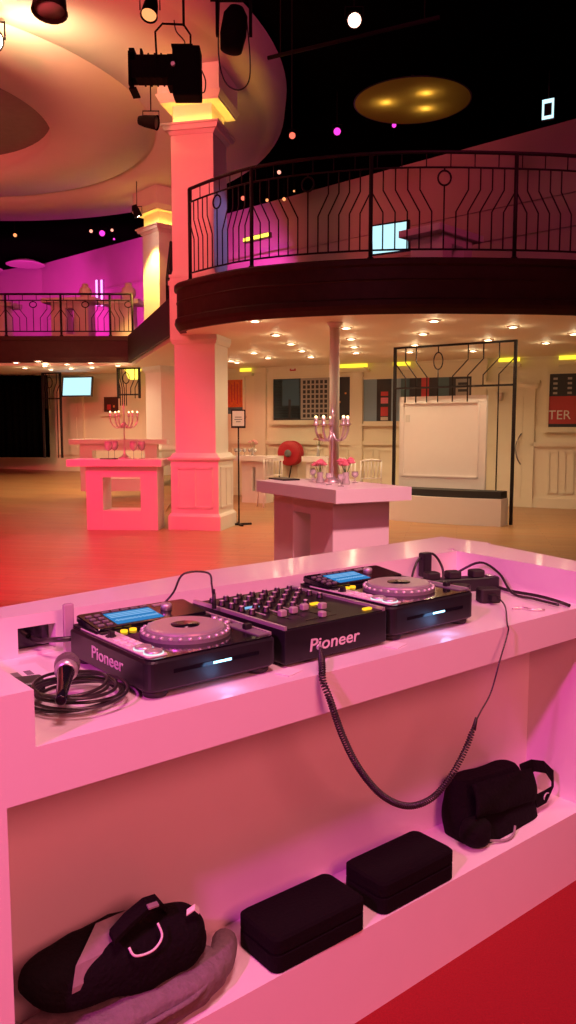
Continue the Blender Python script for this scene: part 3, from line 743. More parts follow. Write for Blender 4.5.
# ------------------------------------------------------------ ceiling discs, lamps, stage lights
def disc(label, c, r, m, lit=False):
    o = thing('ceiling_disc', label, 'light', c)
    q = MB(); q.lathe([(r - .02, 0), (r, .0), (r, .012), (r * .45, .16), (.02, .17)], n=64, cap=False); q.build('housing', M['black'] if lit else m, o)
    q = MB(); q.lathe([(.001, .0), (r - .02, .0)], n=64, cap=False); q.build('diffuser', m, o)
    q = MB(); q.cyl((0, 0, .17), (0, 0, CEIL - .004 - c[2]), .02); q.build('hanger', M['black'], o)
    return o
mt = bpy.data.materials.new('gold_fabric'); mt.use_nodes = True; nt = mt.node_tree
for n in list(nt.nodes): nt.nodes.remove(n)
oo = nt.nodes.new('ShaderNodeOutputMaterial'); tr = nt.nodes.new('ShaderNodeBsdfTranslucent'); tr.inputs[0].default_value = (.85, .55, .12, 1)
df = nt.nodes.new('ShaderNodeBsdfDiffuse'); df.inputs[0].default_value = (.55, .35, .1, 1); mx = nt.nodes.new('ShaderNodeMixShader'); mx.inputs[0].default_value = .5
nt.links.new(tr.outputs[0], mx.inputs[1]); nt.links.new(df.outputs[0], mx.inputs[2]); nt.links.new(mx.outputs[0], oo.inputs[0])
gd = disc('large glowing gold ceiling disc hanging in the dark above the balcony', (1.98, 13.35, E + 5.2), .93, mt, True)
for x, y in ((-.42, .02), (.26, .26), (.16, -.34)):
    light('POINT', 'disc_bulb', (x, y, .075), (1, .72, .3), 2.2, .06, parent=gd)
disc('pale flat ceiling disc above the magenta gallery, the longer one', (-8.6, 26.9, E + 5.38), .62, M['plaster'])
disc('pale flat ceiling disc above the magenta gallery, at the photo edge', (-10.1, 27.2, E + 5.3), .62, M['plaster'])

def par(label, loc, lens, aim, s=1.0, hang=None, group='small stage lights'):
    o = thing('stage_light', label, 'stage light', loc, 0, group)
    d = (Vector(aim) - Vector(loc)).normalized(); mt_ = d.to_track_quat('Z', 'Y').to_matrix().to_4x4()
    q = MB(); q.lathe([(.02 * s, -.16 * s), (.05 * s, -.16 * s), (.07 * s, -.08 * s), (.085 * s, .07 * s), (.09 * s, .08 * s), (.08 * s, .08 * s), (.075 * s, .06 * s), (.02 * s, .055 * s)], n=18, mtx=mt_); q.build('lamp_body', M['lampblack'], o)
    q = MB(); q.lathe([(.001, .062 * s), (.074 * s, .062 * s), (.074 * s, .066 * s), (.001, .068 * s)], n=18, mtx=mt_, cap=False); q.build('lens', lens, o)
    top = (hang if hang is not None else CEIL) - .004 - loc[2]
    q = MB(); q.tube([(-.10 * s, 0, 0), (-.10 * s, 0, .13 * s), (.10 * s, 0, .13 * s), (.10 * s, 0, 0)], .008 * s, 6); q.cyl((0, 0, .13 * s), (0, 0, top), .008); q.build('yoke', M['lampblack'], o)
    return o
cam = Vector((0, 0, E))
def mix(a, k): return Vector(a).lerp(cam, k)
PARS = [(354, 19, 9.5, 'par_key', 1.0, (0, 1, 1), 'brightest white-red one above the balcony'), (337, 131, 14, 'par_pink', 1.1, None, 'oval magenta one left of the gold disc'), (394, 125, 14.4, 'par_pink', .7, None, 'tiny magenta one under the gold disc edge'),
        (292, 135, 10, 'par_red', .7, None, 'small red one beside the rim of the dome'), (279, 172, 17.3, 'par_white', .75, None, 'white-orange one highest of the cluster over the railing end'), (243, 198, 18.5, 'par_red', .9, None, 'red one leftmost over the railing end'),
        (284, 199, 17.6, 'par_amber', .7, None, 'slanted amber one over the railing end'), (267, 200, 17.6, 'par_amber', .6, None, 'dim one in the middle over the railing end'), (294, 191, 17.6, 'par_amber', .4, None, 'tiniest amber dot over the railing end'),
        (91, 231, 21.3, 'par_white', .8, None, 'pinkish one left in the trio over the gallery'), (102, 233, 21.3, 'par_pink', 1.35, None, 'largest magenta one in the trio over the gallery'), (112, 230, 21.3, 'par_white', .7, None, 'small one right in the trio over the gallery'),
        (114, 239, 22.0, 'par_pink', .5, None, 'faint magenta one hanging below the trio'), (15, 235, 21.3, 'par_amber', .85, None, 'single orange one at the left above gallery')]
for u, v, y, lens, s, _, w in PARS:
    p = PY(u, v, y); par('small stage light, ' + w, tuple(p), M[lens], mix(p, .6) + Vector((.6, 0, -1.5)), s * (1 if lens == 'par_key' else .72))
# lighting pipes
def pipe(label, a, c, r=.024):
    o = thing('lighting_pipe', label, 'pipe', (0, 0, 0)); q = MB(); q.cyl(a, c, r, n=10); q.build('tube', M['lampblack'], o)
    for k in (.08, .92):
        p = Vector(a).lerp(Vector(c), k); q = MB(); q.cyl((p.x, p.y, p.z + r), (p.x, p.y, CEIL - .004), .008, n=6); q.build('drop_rod', M['lampblack'], o)
pa = PY(268, 58, 10.6); pc = PY(440, -10, 9.6); pc.z = pa.z
pipe('grey slanting pipe near the brightest stage light', tuple(pa), tuple(pc))
TP = E + 3.75
pipe('black pipe at the top edge carrying the profile spotlight', (-3.0, 6.9, TP + .02), (.6, 7.1, TP + .02))
# big profile spotlight
o = thing('profile_spotlight', 'large black profile spotlight hanging in front of the column capital', 'stage light', tuple(PY(179, 76, 7.0)))
o.scale = (.88, .88, .88)
q = MB(); q.box(-.05, .21, -.10, .10, -.21, .235, bev=.014); q.box(-.02, .17, -.11, .11, -.16, .16); q.box(-.06, .14, -.08, .08, .235, .255); q.box(-.10, -.05, -.09, .09, -.12, .16); q.build('lamp_house', M['lampblack'], o)
q = MB(); q.box(-.40, -.10, -.095, .095, -.05, .155, bev=.01)
for x in (-.34, -.28, -.22, -.16): q.box(x, x + .015, -.10, .10, -.058, .163)
q.build('lens_tube', M['lampblack'], o)
q = MB(); q.lathe([(.10, 0), (.115, 0), (.115, .06), (.10, .06)], n=4, mtx=Matrix.Translation((-.40, 0, .03)) @ Matrix.Rotation(R(-90), 4, 'Y') @ Matrix.Rotation(R(45), 4, 'Z'), smooth=False)
q.box(-.47, -.40, -.11, .11, -.115, -.10, mtx=Matrix.Rotation(R(-6), 4, 'Y')); q.box(-.45, -.40, -.12, .12, .16, .20); q.box(-.46, -.445, -.11, .11, -.12, .18); q.box(-.36, -.34, -.04, .04, .15, .23); q.build('barn_door', M['lampblack'], o)
q = MB(); top = (TP - o.location.z) / .88
q.tube([(-.19, -.12, .10), (-.20, -.12, .34), (-.14, -.06, .44), (.05, 0, .46)], .010, 6); q.tube([(.10, .12, .05), (.10, .11, .42), (.05, 0, .46)], .010, 6); q.cyl((.05, 0, .45), (.05, 0, top - .06), .012, n=8); q.box(.0, .10, -.03, .03, top - .07, top - .005); q.build('yoke', M['lampblack'], o)
q = MB(); q.cyl((-.04, -.10, .06), (-.04, -.125, .06), .02); q.build('knob', M['silver'], o)
q = MB(); q.tube(catmull([(.21, 0, .06), (.25, 0, -.04), (.24, 0, -.14), (.20, 0, -.15)], 5), .007, 6); q.tube(catmull([(.0, 0, .215), (.06, 0, .30), (-.02, 0, .40), (-.04, 0, .5)], 5), .006, 6); q.build('cable', M['cable'], o)
# lamp above it with orange lens, second dark lamp with looped cable, small spots near capitals
p = PY(150, 10, 6.8); o = par('stage light with glowing orange lens above the profile spotlight', tuple(p), M['par_amber'], p + Vector((-.1, -.5, -1)), .8, TP, group=None)
o = thing('moving_head', 'dark stage lamp with looped cable at the top edge right of spotlight', 'stage light', tuple(PY(234, 28, 7.0)))
q = MB(); q.lathe([(.02, -.19), (.09, -.18), (.11, -.05), (.10, .10), (.06, .16), (.02, .17)], n=20, mtx=Matrix.Rotation(R(8), 4, 'Y')); q.build('lamp_body', M['lampblack'], o)
q = MB(); q.box(-.15, -.125, -.03, .03, -.06, .24); q.box(.125, .15, -.03, .03, -.06, .24); q.box(-.15, .15, -.04, .04, .22, .27); q.box(-.2, .1, -.07, .07, .24, TP - o.location.z - .0); q.build('yoke', M['lampblack'], o)
q = MB(); q.tube(catmull([(-.12, 0, .2), (-.13, 0, -.2), (-.08, 0, -.42), (.03, 0, -.49), (.12, 0, -.42), (.13, 0, -.2), (.1, 0, .1)], 5), .006, 6); q.build('cable', M['cable'], o)
p = PY(151, 122, 11.4); par('small dark spotlight fixed by the near column capital', tuple(p), M['grey'], p + Vector((.5, -.1, -.1)), 1.1, DZ + .02, group=None)
p = PY(137, 213, 16.9); par('small spotlight washing the rear column with warm light', tuple(p), M['hot'], p + Vector((.35, .2, -1)), 1.0, DZ + .02, group=None)
# the dazzling lamp at the left edge, and its greenish neighbour
p = PY(-8, 40, 10.4); hot = par('dazzling stage lamp at the upper left edge of photo', tuple(p), M['hot'], mix(p, .8), 1.6, DZ, group=None)
p = PY(50, -3, 7.6); par('dim greenish-grey stage lamp cut off by the top edge', tuple(p), M['grey'], p + Vector((0, -.2, -1)), 1.8, None, group=None)
# small lit sign high right
p = PY(548, 109, 13.2); o = thing('exit_light', 'tiny white-blue lit square hanging high in the dark', 'sign', tuple(p), R(-30))
q = MB(); q.box(-.10, .10, 0, .05, -.16, .16); q.build('case', M['black'], o)
q = MB()
for r in ((-.09, .09, .09, .15), (-.09, .09, -.15, -.10), (-.09, -.06, -.10, .09), (.06, .09, -.10, .09)): q.box(r[0], r[1], -.006, 0, r[2], r[3])
q.build('glowing_border', M['screen_pc'], o); q = MB(); q.cyl((0, .02, .16), (0, .02, CEIL - p.z), .008, n=6); q.build('hanger', M['black'], o)
# magenta wall lamps upstairs
def wash(label, u, v, y, h=.5):
    p = PY(u, v, y); o = thing('wall_light', label, 'light', tuple(p), R(-43)); q = MB(); q.box(-.05, .05, 0, .06, -h / 2, h / 2); q.build('case', M['grey'], o); q = MB(); q.box(-.035, .035, -.02, 0, -h / 2 + .02, h / 2 - .02); q.build('tube', M['magenta_tube'], o)
wash('vertical magenta tube light on gallery wall, left of the pair', 97, 293, 23.0, .75); wash('vertical magenta tube light on gallery wall, right of the pair', 102, 293, 22.8, .75)
p = PY(256, 238, 18.6); o = thing('wall_light', 'yellow wall lamp in the magenta glow behind the balcony railing', 'light', (p.x, p.y, p.z), R(-43)); q = MB(); q.box(-.42, .42, 0, .08, -.05, .07); q.build('case', M['grey'], o); q = MB(); q.box(-.4, .4, -.02, 0, -.02, .05); q.build('tube', M['yellow_lamp'], o)
p = PY(133, 373, 18.4); o = thing('hanging_lamp', 'yellow shaded lamp hanging behind iron screen by rear column', 'lamp', tuple(p)); q = MB(); q.lathe([(.10, -.14), (.20, .10), (.19, .10), (.09, -.14)], n=20, cap=False); q.build('shade', M['yellow_lamp'], o); q = MB(); q.cyl((0, 0, .0), (0, 0, SZ0 - p.z), .01); q.build('rod', M['iron'], o)

# ============================================================ DJ BOOTH
ZS, ZRIM, ZF, ZSH = .92, 1.023, .825, .242
booth = thing('dj_booth', 'white lacquered DJ booth counter with raised rim and open storage shelf', 'booth', tuple(BW(.25, 1.32, 0)), YAW)
OS, OT = .25, 1.32
def bl(poly): return [(s - OS, t - OT) for s, t in poly]
q = MB(); q.prism(bl([(.458, 1.322), (2.47, 1.322), (2.50, 1.62), (.458, 1.62)]), .006, ZSH); q.build('storage_shelf', M['booth'], booth)
q = MB(); q.prism(bl([(.25, 1.32), (.458, 1.32), (.458, 1.95), (.25, 1.92)]), .006, ZF); q.build('left_pier', M['booth'], booth)
q = MB(); q.prism(bl([(.458, 1.55), (2.34, 1.55), (2.34, 1.60), (.458, 1.60)]), ZSH, ZF); q.build('back_panel', M['booth'], booth)
q = MB(); q.prism(bl([(2.34, 1.33), (2.36, 1.33), (2.40, 1.62), (2.34, 1.62)]), ZSH, ZF)
q.prism(bl([(2.36, 1.322), (2.46, 1.322), (2.60, 2.10), (2.45, 2.10)]), ZSH, ZF); q.build('right_pier', M['booth'], booth)
q = MB(); q.prism(bl([(.25, 1.32), (2.45, 1.32), (2.60, 2.14), (1.4, 2.10), (.7, 1.995), (.25, 1.92)]), ZF, ZS); q.build('counter', M['booth'], booth)
q = MB()
q.prism(bl([(.25, 1.32), (.512, 1.32), (.512, 1.88), (.25, 1.88)]), ZS, ZRIM)
q.prism(bl([(.25, 1.93), (.25, 1.935), (.7, 2.005), (1.4, 2.12), (2.62, 2.18), (2.62, 1.93)]), ZS, ZRIM)
h0, h1 = .694, .79
for r in ((.25, h0, ZS, ZRIM), (h1, 2.35, ZS, ZRIM), (h0, h1, ZS, ZS + .008), (h0, h1, ZS + .072, ZRIM)): q.prism(bl([(r[0], 1.88), (r[1], 1.88), (r[1], 1.93), (r[0], 1.93)]), r[2], r[3])
q.prism(bl([(2.29, 1.32), (2.445, 1.32), (2.60, 1.93), (2.39, 1.93), (2.35, 1.88)]), ZS, ZRIM)
q.build('rim', M['booth'], booth)
q = MB(); q.box(h0 - .002 - OS, h1 + .002 - OS, 1.925 - OT, 1.9295 - OT, ZS + .009, ZS + .071); q.build('port_shade_plate', M['gloss'], booth)  # black plate stands in for the shade inside the cable opening
q = MB(); q.prism(bl([(.25, 1.92), (.7, 1.995), (1.4, 2.10), (2.60, 2.14), (2.58, 2.11), (1.4, 2.07), (.7, 1.965), (.25, 1.89)]), .006, ZF); q.build('outer_panel', M['booth'], booth)

# ------------------------------------------------------------ CD deck
def deck(label, s, t, w, d, rz=0, H=.082):
    o = thing('disc_player', label, 'DJ player', tuple(BW(s, t, ZS + .0008)), YAW + rz)
    q = MB(); q.rbox(0, w, 0, d, .014, H, r=.022, bz=.006); q.box(.012, w - .012, d - .13, d - .006, H - .002, H + .006); q.build('chassis', M['black'], o)
    q = MB(); q.rbox(.006, w - .006, .004, d - .004, H - .001, H + .0025, r=.018, bz=.001); q.build('top_plate', M['gloss'], o)
    for x in (.035, w - .035):
        for y in (.035, d - .035):
            q = MB(); q.lathe([(.024, 0), (.027, .004), (.027, .0145)], n=20, o=(x, y, 0)); q.build('foot', M['rubber'], o)
    # silver control strip at the left
    q = MB(); q.rbox(.010, .060, .018, d - .045, H + .002, H + .0055, r=.008, bz=.001); q.build('left_strip', M['silverp'], o)
    q = MB()
    for i in range(4): q.rbox(.018, .040, d - .085 - i * .030, d - .070 - i * .030, H + .005, H + .009, r=.003, bz=.001)
    q.build('hot_cue_button', M['black'], o)
    q = MB()
    for i in range(3):
        for j in range(2): q.rbox(.016 + j * .021, .032 + j * .021, .118 + i * .026, .134 + i * .026, H + .005, H + .0085, r=.003, bz=.001)
    q.build('search_button', M['white'], o)
    q = MB(); q.rbox(.022, .034, .205, .222, H + .005, H + .020, r=.003, bz=.002); q.build('direction_lever', M['black'], o)
    for y, m_ in ((.040, M['white_led']), (.082, M['white_led'])):
        q = MB(); q.lathe([(.019, 0), (.019, .006), (.016, .008), (.001, .008)], n=20, o=(.036, y, H + .005)); q.build('play_button', M['silver'], o)
        q = MB(); q.lathe([(.0195, 0), (.0215, 0), (.0215, .003), (.0195, .003)], n=20, cap=False, o=(.036, y, H + .005)); q.build('button_glow', m_, o)
    # raised tilted display at the back
    mt_ = Matrix.Translation((.018, d - .122, H + .004)) @ Matrix.Rotation(R(7), 4, 'X')
    q = MB(); q.rbox(0, w - .036, 0, .116, -.006, .010, r=.008, bz=.002, mtx=mt_); q.box(.004, w - .04, .004, .110, -.014, -.005, mtx=mt_)
    q.build('display_unit', M['gloss'], o)
    q = MB(); q.box(.058, .182, .014, .090, .0100, .0112, mtx=mt_); q.build('display', M['blue'], o)
    q = MB()
    for i in range(3): q.box(.062, .178, .076 - i * .010, .080 - i * .010, .0112, .0117, mtx=mt_)
    for i in range(22):
        hh = .003 + .009 * abs(math.sin(i * 1.7)); q.box(.063 + i * .0053, .066 + i * .0053, .036 - hh / 2, .036 + hh / 2, .0112, .0117, mtx=mt_)
    q.build('display_print', M['blue2'], o)
    q = MB()
    for i in range(5): q.box(.060 + i * .026, .079 + i * .026, .098, .104, .0100, .0125, mtx=mt_)
    for i in range(4):
        for k in range(2): q.box(.012 + k * .022, .026 + k * .022, .016 + i * .022, .024 + i * .022, .0100, .0130, mtx=mt_)
    q.build('menu_button', M['grey'], o)
    q = MB(); q.lathe([(.014, 0), (.014, .012), (.012, .015), (.001, .015)], n=18, o=(.215, .060, .010), mtx=mt_); q.build('selector_knob', M['silver'], o)
    q = MB(); q.box(.198, .228, .090, .102, .0100, .012, mtx=mt_); q.build('usb_slot', M['silver'], o)
    # two amber loop buttons
    for i in range(2):
        q = MB(); q.lathe([(.0085, 0), (.0085, .005), (.001, .006)], n=14, o=(.078 + i * .024, .248 + i * .002, H + .002)); q.build('loop_button', M['orange_btn'], o)
    # jog wheel
    jx, jy, jr = w * .545, .150, .103
    q = MB(); q.lathe([(jr, 0), (jr, .009), (jr - .012, .015), (.001, .015)], n=64, smooth=False, o=(jx, jy, H + .002)); wheel = q.build('jog_wheel', M['grey'], o)
    q = MB()
    for k in range(28):
        a = 2 * math.pi * k / 28; q.ball((jx + (jr - .005) * math.cos(a), jy + (jr - .005) * math.sin(a), H + .0125), .0062, sz=.75, n=8, m=4)
    q.build('dimple', M['silver'], wheel)
    q = MB(); q.lathe([(jr - .014, .014), (jr - .015, .019), (jr - .022, .0215), (.036, .0215), (.035, .020), (.001, .020)], n=64, smooth=False, o=(jx, jy, H + .002)); q.build('platter', M['silver'], wheel)
    q = MB(); q.lathe([(.033, .0202), (.033, .0222), (.001, .0224)], n=32, o=(jx, jy, H + .002)); q.build('jog_display', M['gloss'], wheel)
    # tempo side strip
    q = MB(); q.box(w - .040, w - .012, .02, .150, H + .002, H + .005); q.build('tempo_strip', M['grey'], o)
    q = MB(); q.rbox(w - .036, w - .016, .075, .090, H + .005, H + .018, r=.003, bz=.002); q.build('tempo_slider', M['black'], o)
    q = MB(); q.box(w - .010, w - .003, .02, d - .03, H + .0, H + .007); q.build('side_rail', M['silver'], o)
    for y in (.165, .192, .218):
        q = MB(); q.lathe([(.009, 0), (.008, .008), (.001, .009)], n=14, o=(w - .026, y, H + .002)); q.build('small_knob', M['silver'], o)
    # disc slot with blue-white glow
    q = MB(); q.box(.06, w - .055, -.0015, .002, .050, .058); q.build('disc_slot', M['gloss'], o)
    q = MB(); q.box(w * .47, w * .61, -.0025, -.0015, .0515, .0565); q.build('slot_light', M['cyan'], o)
    text_part('Pioneer', .040, M['text'], o, Matrix.Translation((-.0008, d * .47, .050)) @ Matrix.Rotation(R(-90), 4, 'Z') @ Matrix.Rotation(R(90), 4, 'X'), 'logo', sx=1.2, font_off=.0004)
    return o
deck('black CD deck with blue screen and glowing slot, beside the coiled cable', .777, 1.395, .335, .385)
deck('black CD deck beside the far power strip, right of the mixer', 1.493, 1.402, .345, .385, 0, .092)

# ------------------------------------------------------------ mixer
def mixer(s, t, w, d):
    o = thing('dj_mixer', 'black four-channel DJ mixer with rows of knobs between the two decks', 'DJ mixer', tuple(BW(s, t, ZS + .0008)), YAW)
    H = .088
    q = MB(); q.box(0, w, 0, d, .008, H, bev=.003); q.build('chassis', M['black'], o)
    for x in (.04, w - .04):
        for y in (.04, d - .04): q = MB(); q.lathe([(.016, 0), (.018, .0085)], n=16, o=(x, y, 0)); q.build('foot', M['rubber'], o)
    q = MB(); q.box(.006, w - .006, .006, d - .006, H - .001, H + .002); q.build('face_plate', M['black'], o)
    for x in (.001, w - .009): q = MB(); q.box(x, x + .008, .004, d - .004, H, H + .009); q.build('side_rail', M['silver'], o)
    cols = [.035 + .044 * i for i in range(6)] + [w - .035]
    for i, x in enumerate(cols):
        for j in range(5 if i not in (5,) else 3):
            if i == 6 and j > 3: continue
            y = d - .045 - j * .044
            q = MB(); q.lathe([(.0105, 0), (.0095, .003), (.0075, .013), (.0065, .014), (.001, .014)], n=14, o=(x, y, H + .002)); kb = q.build('knob', M['black'], o)
            q = MB(); q.lathe([(.0066, .0135), (.006, .0155), (.001, .0158)], n=12, o=(x, y, H + .002)); q.build('knob_cap', M['knobtop'], kb)
    for i in range(4):
        x = .079 + .044 * i
        q = MB(); q.box(x - .0015, x + .0015, .075, .145, H + .002, H + .0027); q.build('fader_slot', M['gloss'], o)
        q = MB(); q.rbox(x - .010, x + .010, .100 + .01 * (i % 3), .116 + .01 * (i % 3), H + .004, H + .020, r=.003, bz=.002); q.build('fader', M['knobtop'], o)
    q = MB(); q.box(.10, .20, .042, .045, H + .002, H + .0027); q.build('crossfader_slot', M['gloss'], o)
    q = MB(); q.rbox(.145, .161, .034, .052, H + .004, H + .018, r=.003, bz=.002); q.build('crossfader', M['knobtop'], o)
    for x, y, nm, m_ in ((w - .100, .165, 'cue_button', 'orange_btn'), (w - .035, .035, 'cue_button', 'orange_btn')):
        q = MB(); q.rbox(x - .014, x + .014, y - .006, y + .006, H + .002, H + .007, r=.003, bz=.001); q.build(nm, M[m_], o)
    q = MB(); q.box(.055, .105, .235, .250, H + .002, H + .004); q.build('level_display', M['blue2'], o)
    for i in range(5):
        q = MB(); q.box(.0575 + .044 * i, .0610 + .044 * i, .150, .212, H + .002, H + .003); q.build('level_meter', M['silverp'], o)
    q = MB(); q.cyl((BT(320, 657, 1.394).x - s, -.004, .034), (BT(320, 657, 1.394).x - s, .002, .034), .007); q.build('headphone_socket', M['silver'], o)
    text_part('Pioneer', .043, M['text'], o, Matrix.Translation((w * .46, -.0012, .040)) @ Matrix.Rotation(R(90), 4, 'X'), 'logo', sx=1.22, shear=.12, font_off=.0004)
    return o
mixer(1.137, 1.40, .335, .395)

# ------------------------------------------------------------ booth-top clutter
def bthing(name, label, cat, s, t, z, rz=0, group=None): return thing(name, label, cat, tuple(BW(s, t, z)), YAW + rz, group)
def btube(name, label, cat, pts, r, m='cable', n=6, group=None, sub=6):   # pts in booth coordinates
    p0 = pts[0]; o = MB(); cp = catmull([Vector(p) - Vector(p0) for p in pts], sub); o.tube(cp, r, n)
    o = o.build(name, M[m]); o.location = BW(*p0); o.rotation_euler = (0, 0, YAW); return tag(o, label, cat, group)
# coiled microphone cable
rnd = random.Random(3); pts = []; cx, cy = .665, 1.49
N = 230
for i in range(N):
    k = i / N; turns = 6.3; a = k * turns * 2 * math.pi
    rr = .080 + .014 * math.sin(a * .41 + 1) + .011 * math.sin(a * .13)
    ox = .010 * math.sin(a * .16); oy = .010 * math.cos(a * .11)
    pts.append(Vector((cx + ox + rr * math.cos(a), cy + oy + rr * 1.02 * math.sin(a), ZS + .006 + .038 * k + .004 * math.sin(a * 1.3 + k * 3) + .004)))
lead = catmull([pts[-1] , Vector((.70, 1.60, ZS + .05)), Vector((.715, 1.63, ZS + .055))], 4)
o = MB(); o.tube([p - Vector((cx, cy, ZS)) for p in pts], .0036, 6); o = o.build('microphone_cable', M['cable']); o.location = BW(cx, cy, ZS); o.rotation_euler = (0, 0, YAW)
tag(o, 'coil of black microphone cable lying in the booth corner', 'cable')
# microphone resting on the coil
mh = BT(68, 656, 1.66); ms = Vector((.668, 1.545, ZS + .052)); mh = Vector((.735, 1.645, ZS + .085))
o = bthing('microphone', 'handheld microphone with silver mesh head leaning on the coiled cable', 'microphone', ms.x, ms.y, ms.z)
ms = BZ(62, 694, ZS + .055); mh = BZ(69, 655, ZS + .075); o.location = BW(*ms)
d = mh - ms; mt_ = d.to_track_quat('Z', 'Y').to_matrix().to_4x4()
q = MB(); q.lathe([(.009, -.03), (.0105, -.028), (.011, .0), (.0165, .100), (.018, .104)], n=20, mtx=mt_); q.build('handle', M['gloss'], o)
q = MB(); q.lathe([(.018, .103), (.0235, .112), (.0235, .118), (.018, .121)], n=22, mtx=mt_); q.build('collar', M['silver'], o)
q = MB(); q.lathe([(.019, .120), (.0255, .133), (.0262, .146), (.022, .160), (.012, .169), (.001, .171)], n=22, mtx=mt_); q.build('grille', mat('mic_mesh', (.30, .26, .27), .5, metal=.7, bump=1, noise_scale=400), o)
# leaflet and dark box in the left corner
o = bthing('leaflet', 'pinkish printed leaflet lying in the left corner of the booth', 'paper', .60, 1.74, ZS + .002, R(-4)); q = MB(); q.box(-.05, .10, -.07, .07, 0, .0025); q.build('sheet', M['white'], o)
q = MB()
for i in range(4): q.box(-.03 + .028 * i, -.014 + .028 * i, -.02, .015, .0025, .003)
q.box(-.03, .07, -.045, -.038, .0025, .003); q.build('print', M['grey'], o)
o = MB(); o.rbox(-.045, .045, -.03, .03, 0, .028, r=.006); o = o.build('power_adapter', M['black']); o.location = BW(.600, 1.615, ZS + .001); o.rotation_euler = (0, 0, YAW + R(-14)); tag(o, 'small black adapter box between leaflet and coiled cable', 'adapter')
# translucent upright holder
o = MB(); o.rbox(-.013, .013, -.006, .006, 0, .128, r=.003); o = o.build('acrylic_holder', M['acrylic']); o.location = BW(.80, 1.825, ZS + .001); o.rotation_euler = (0, 0, YAW); tag(o, 'narrow translucent upright plastic holder behind the first deck', 'holder')
btube('power_cable', 'black cable running from the rim opening to the deck', 'cable', [(.742, 1.915, ZS + .034), (.745, 1.87, ZS + .035), (.752, 1.83, ZS + .045), (.765, 1.80, ZS + .05), (.80, 1.786, ZS + .05)], .007)
# usb lead arching behind the decks
u0 = BT(165, 604, 1.74); u1 = BT(196, 573, 1.70); u2 = BT(214, 586, 1.66); u3 = BT(214, 598, 1.66)
btube('usb_cable', 'thin black lead arching over from first deck to the mixer', 'cable', [(u0.x, 1.74, ZS + .115), (u0.x + .02, 1.73, u0.z + .03), (u1.x - .03, 1.71, u1.z), (u1.x + .03, 1.69, u1.z - .002), (u2.x, 1.67, u2.z), (u3.x, 1.665, u3.z + .01), (u3.x, 1.66, ZS + .118)], .0028)
o = MB(); o.cyl((0, 0, 0), (0, 0, .038), .006, .0045, n=12); o.cyl((0, 0, .038), (0, 0, .05), .004, .003, n=10); o = o.build('cable_plug', M['black']); o.location = BW(u3.x, 1.66, ZS + .100); tag(o, 'black plug standing at the mixer edge under the arching lead', 'plug')
# hanging headphone lead: spiral part and thin part
def bp(u, v, t=1.285): return BT(u, v, t)
sx_ = BT(320, 657, 1.394).x; sy_ = BT(323, 678, 1.298).x
path = [Vector((sx_, 1.394, ZS + .035)), Vector((sx_ * .6 + sy_ * .4, 1.355, ZS + .024)), Vector((sx_ * .2 + sy_ * .8, 1.318, ZS + .016)), Vector((sy_, 1.298, ZS - .008))] + [bp(u, v) for u, v in ((330, 700), (343, 737), (360, 770), (383, 796), (408, 806), (432, 798), (451, 776), (466, 748), (475, 723))]
cp = catmull(path, 14); P0 = cp[0]
pp = Path(cp)
NL = 135; steps = NL * 9; pts = []
for i in range(steps + 1):
    dd = pp.l[-1] * i / steps; c0 = pp.at(dd); t = (pp.at(min(dd + .004, pp.l[-1])) - pp.at(max(dd - .004, 0))).normalized()
    n1 = Vector((0, 1, 0)); n1 = (n1 - t * n1.dot(t)).normalized(); n2 = t.cross(n1); a = 2 * math.pi * NL * i / steps; env = min(1, i / 60, (steps - i) / 40) * .0062 + .0006
    pts.append(c0 + n1 * math.cos(a) * env + n2 * math.sin(a) * env - P0)
o = thing('headphone_cable', 'black spiral headphone lead hanging in a loop below the mixer', 'cable', tuple(BW(*P0)), YAW)
q = MB(); q.tube(pts, .0022, 5); q.build('spiral_lead', M['cable'], o)
thin = catmull([bp(475, 723), bp(481, 711), bp(491, 692), bp(500, 660), bp(508, 632, 1.30), Vector((bp(508, 618, 1.31).x, 1.312, ZS + .010)), BZ(504, 604, ZS + .02) , BZ(490, 592, ZS + .03)], 8)
q = MB(); q.tube([p - P0 for p in thin], .0024, 6); q.build('thin_lead', M['cable'], o)
q = MB(); pk = bp(475, 723) - P0; q.cyl(tuple(pk - Vector((.006, 0, .018))), tuple(pk + Vector((.006, 0, .014))), .0065, .004, n=10); q.build('strain_relief', M['rubber'], o)
# right-corner gear
def bz(u, v, z): return BZ(u, v, z)
c = bz(487, 585, ZS + .01)
o = bthing('power_strip', 'black power strip with plugs in the far corner of booth', 'power strip', 2.165, 1.725, ZS + .001, R(-22))
q = MB(); q.rbox(-.15, .15, -.028, .028, 0, .045, r=.012); q.build('housing', M['black'], o)
for x in (-.10, -.02, .07): q = MB(); q.rbox(x - .024, x + .024, -.022, .022, .045, .070, r=.008); q.build('plug', M['rubber'], o)
q = MB(); q.rbox(.11, .135, -.015, .015, .045, .051, r=.003); q.build('switch', M['silver'], o)
o = MB(); o.rbox(-.045, .045, -.03, .03, 0, .05, r=.01); o = o.build('power_adapter', M['black']); o.location = BW(2.04, 1.62, ZS + .001); o.rotation_euler = (0, 0, YAW + R(25)); tag(o, 'black adapter block right beside the farther deck', 'adapter')
o = MB(); o.rbox(-.035, .035, -.025, .025, 0, .045, r=.01); o.box(-.01, .01, -.055, -.025, .012, .03); o = o.build('power_adapter', M['rubber']); o.location = BW(2.10, 1.55, ZS + .001); o.rotation_euler = (0, 0, YAW + R(-30)); tag(o, 'small black plug adapter lying nearest the counter front edge', 'adapter')
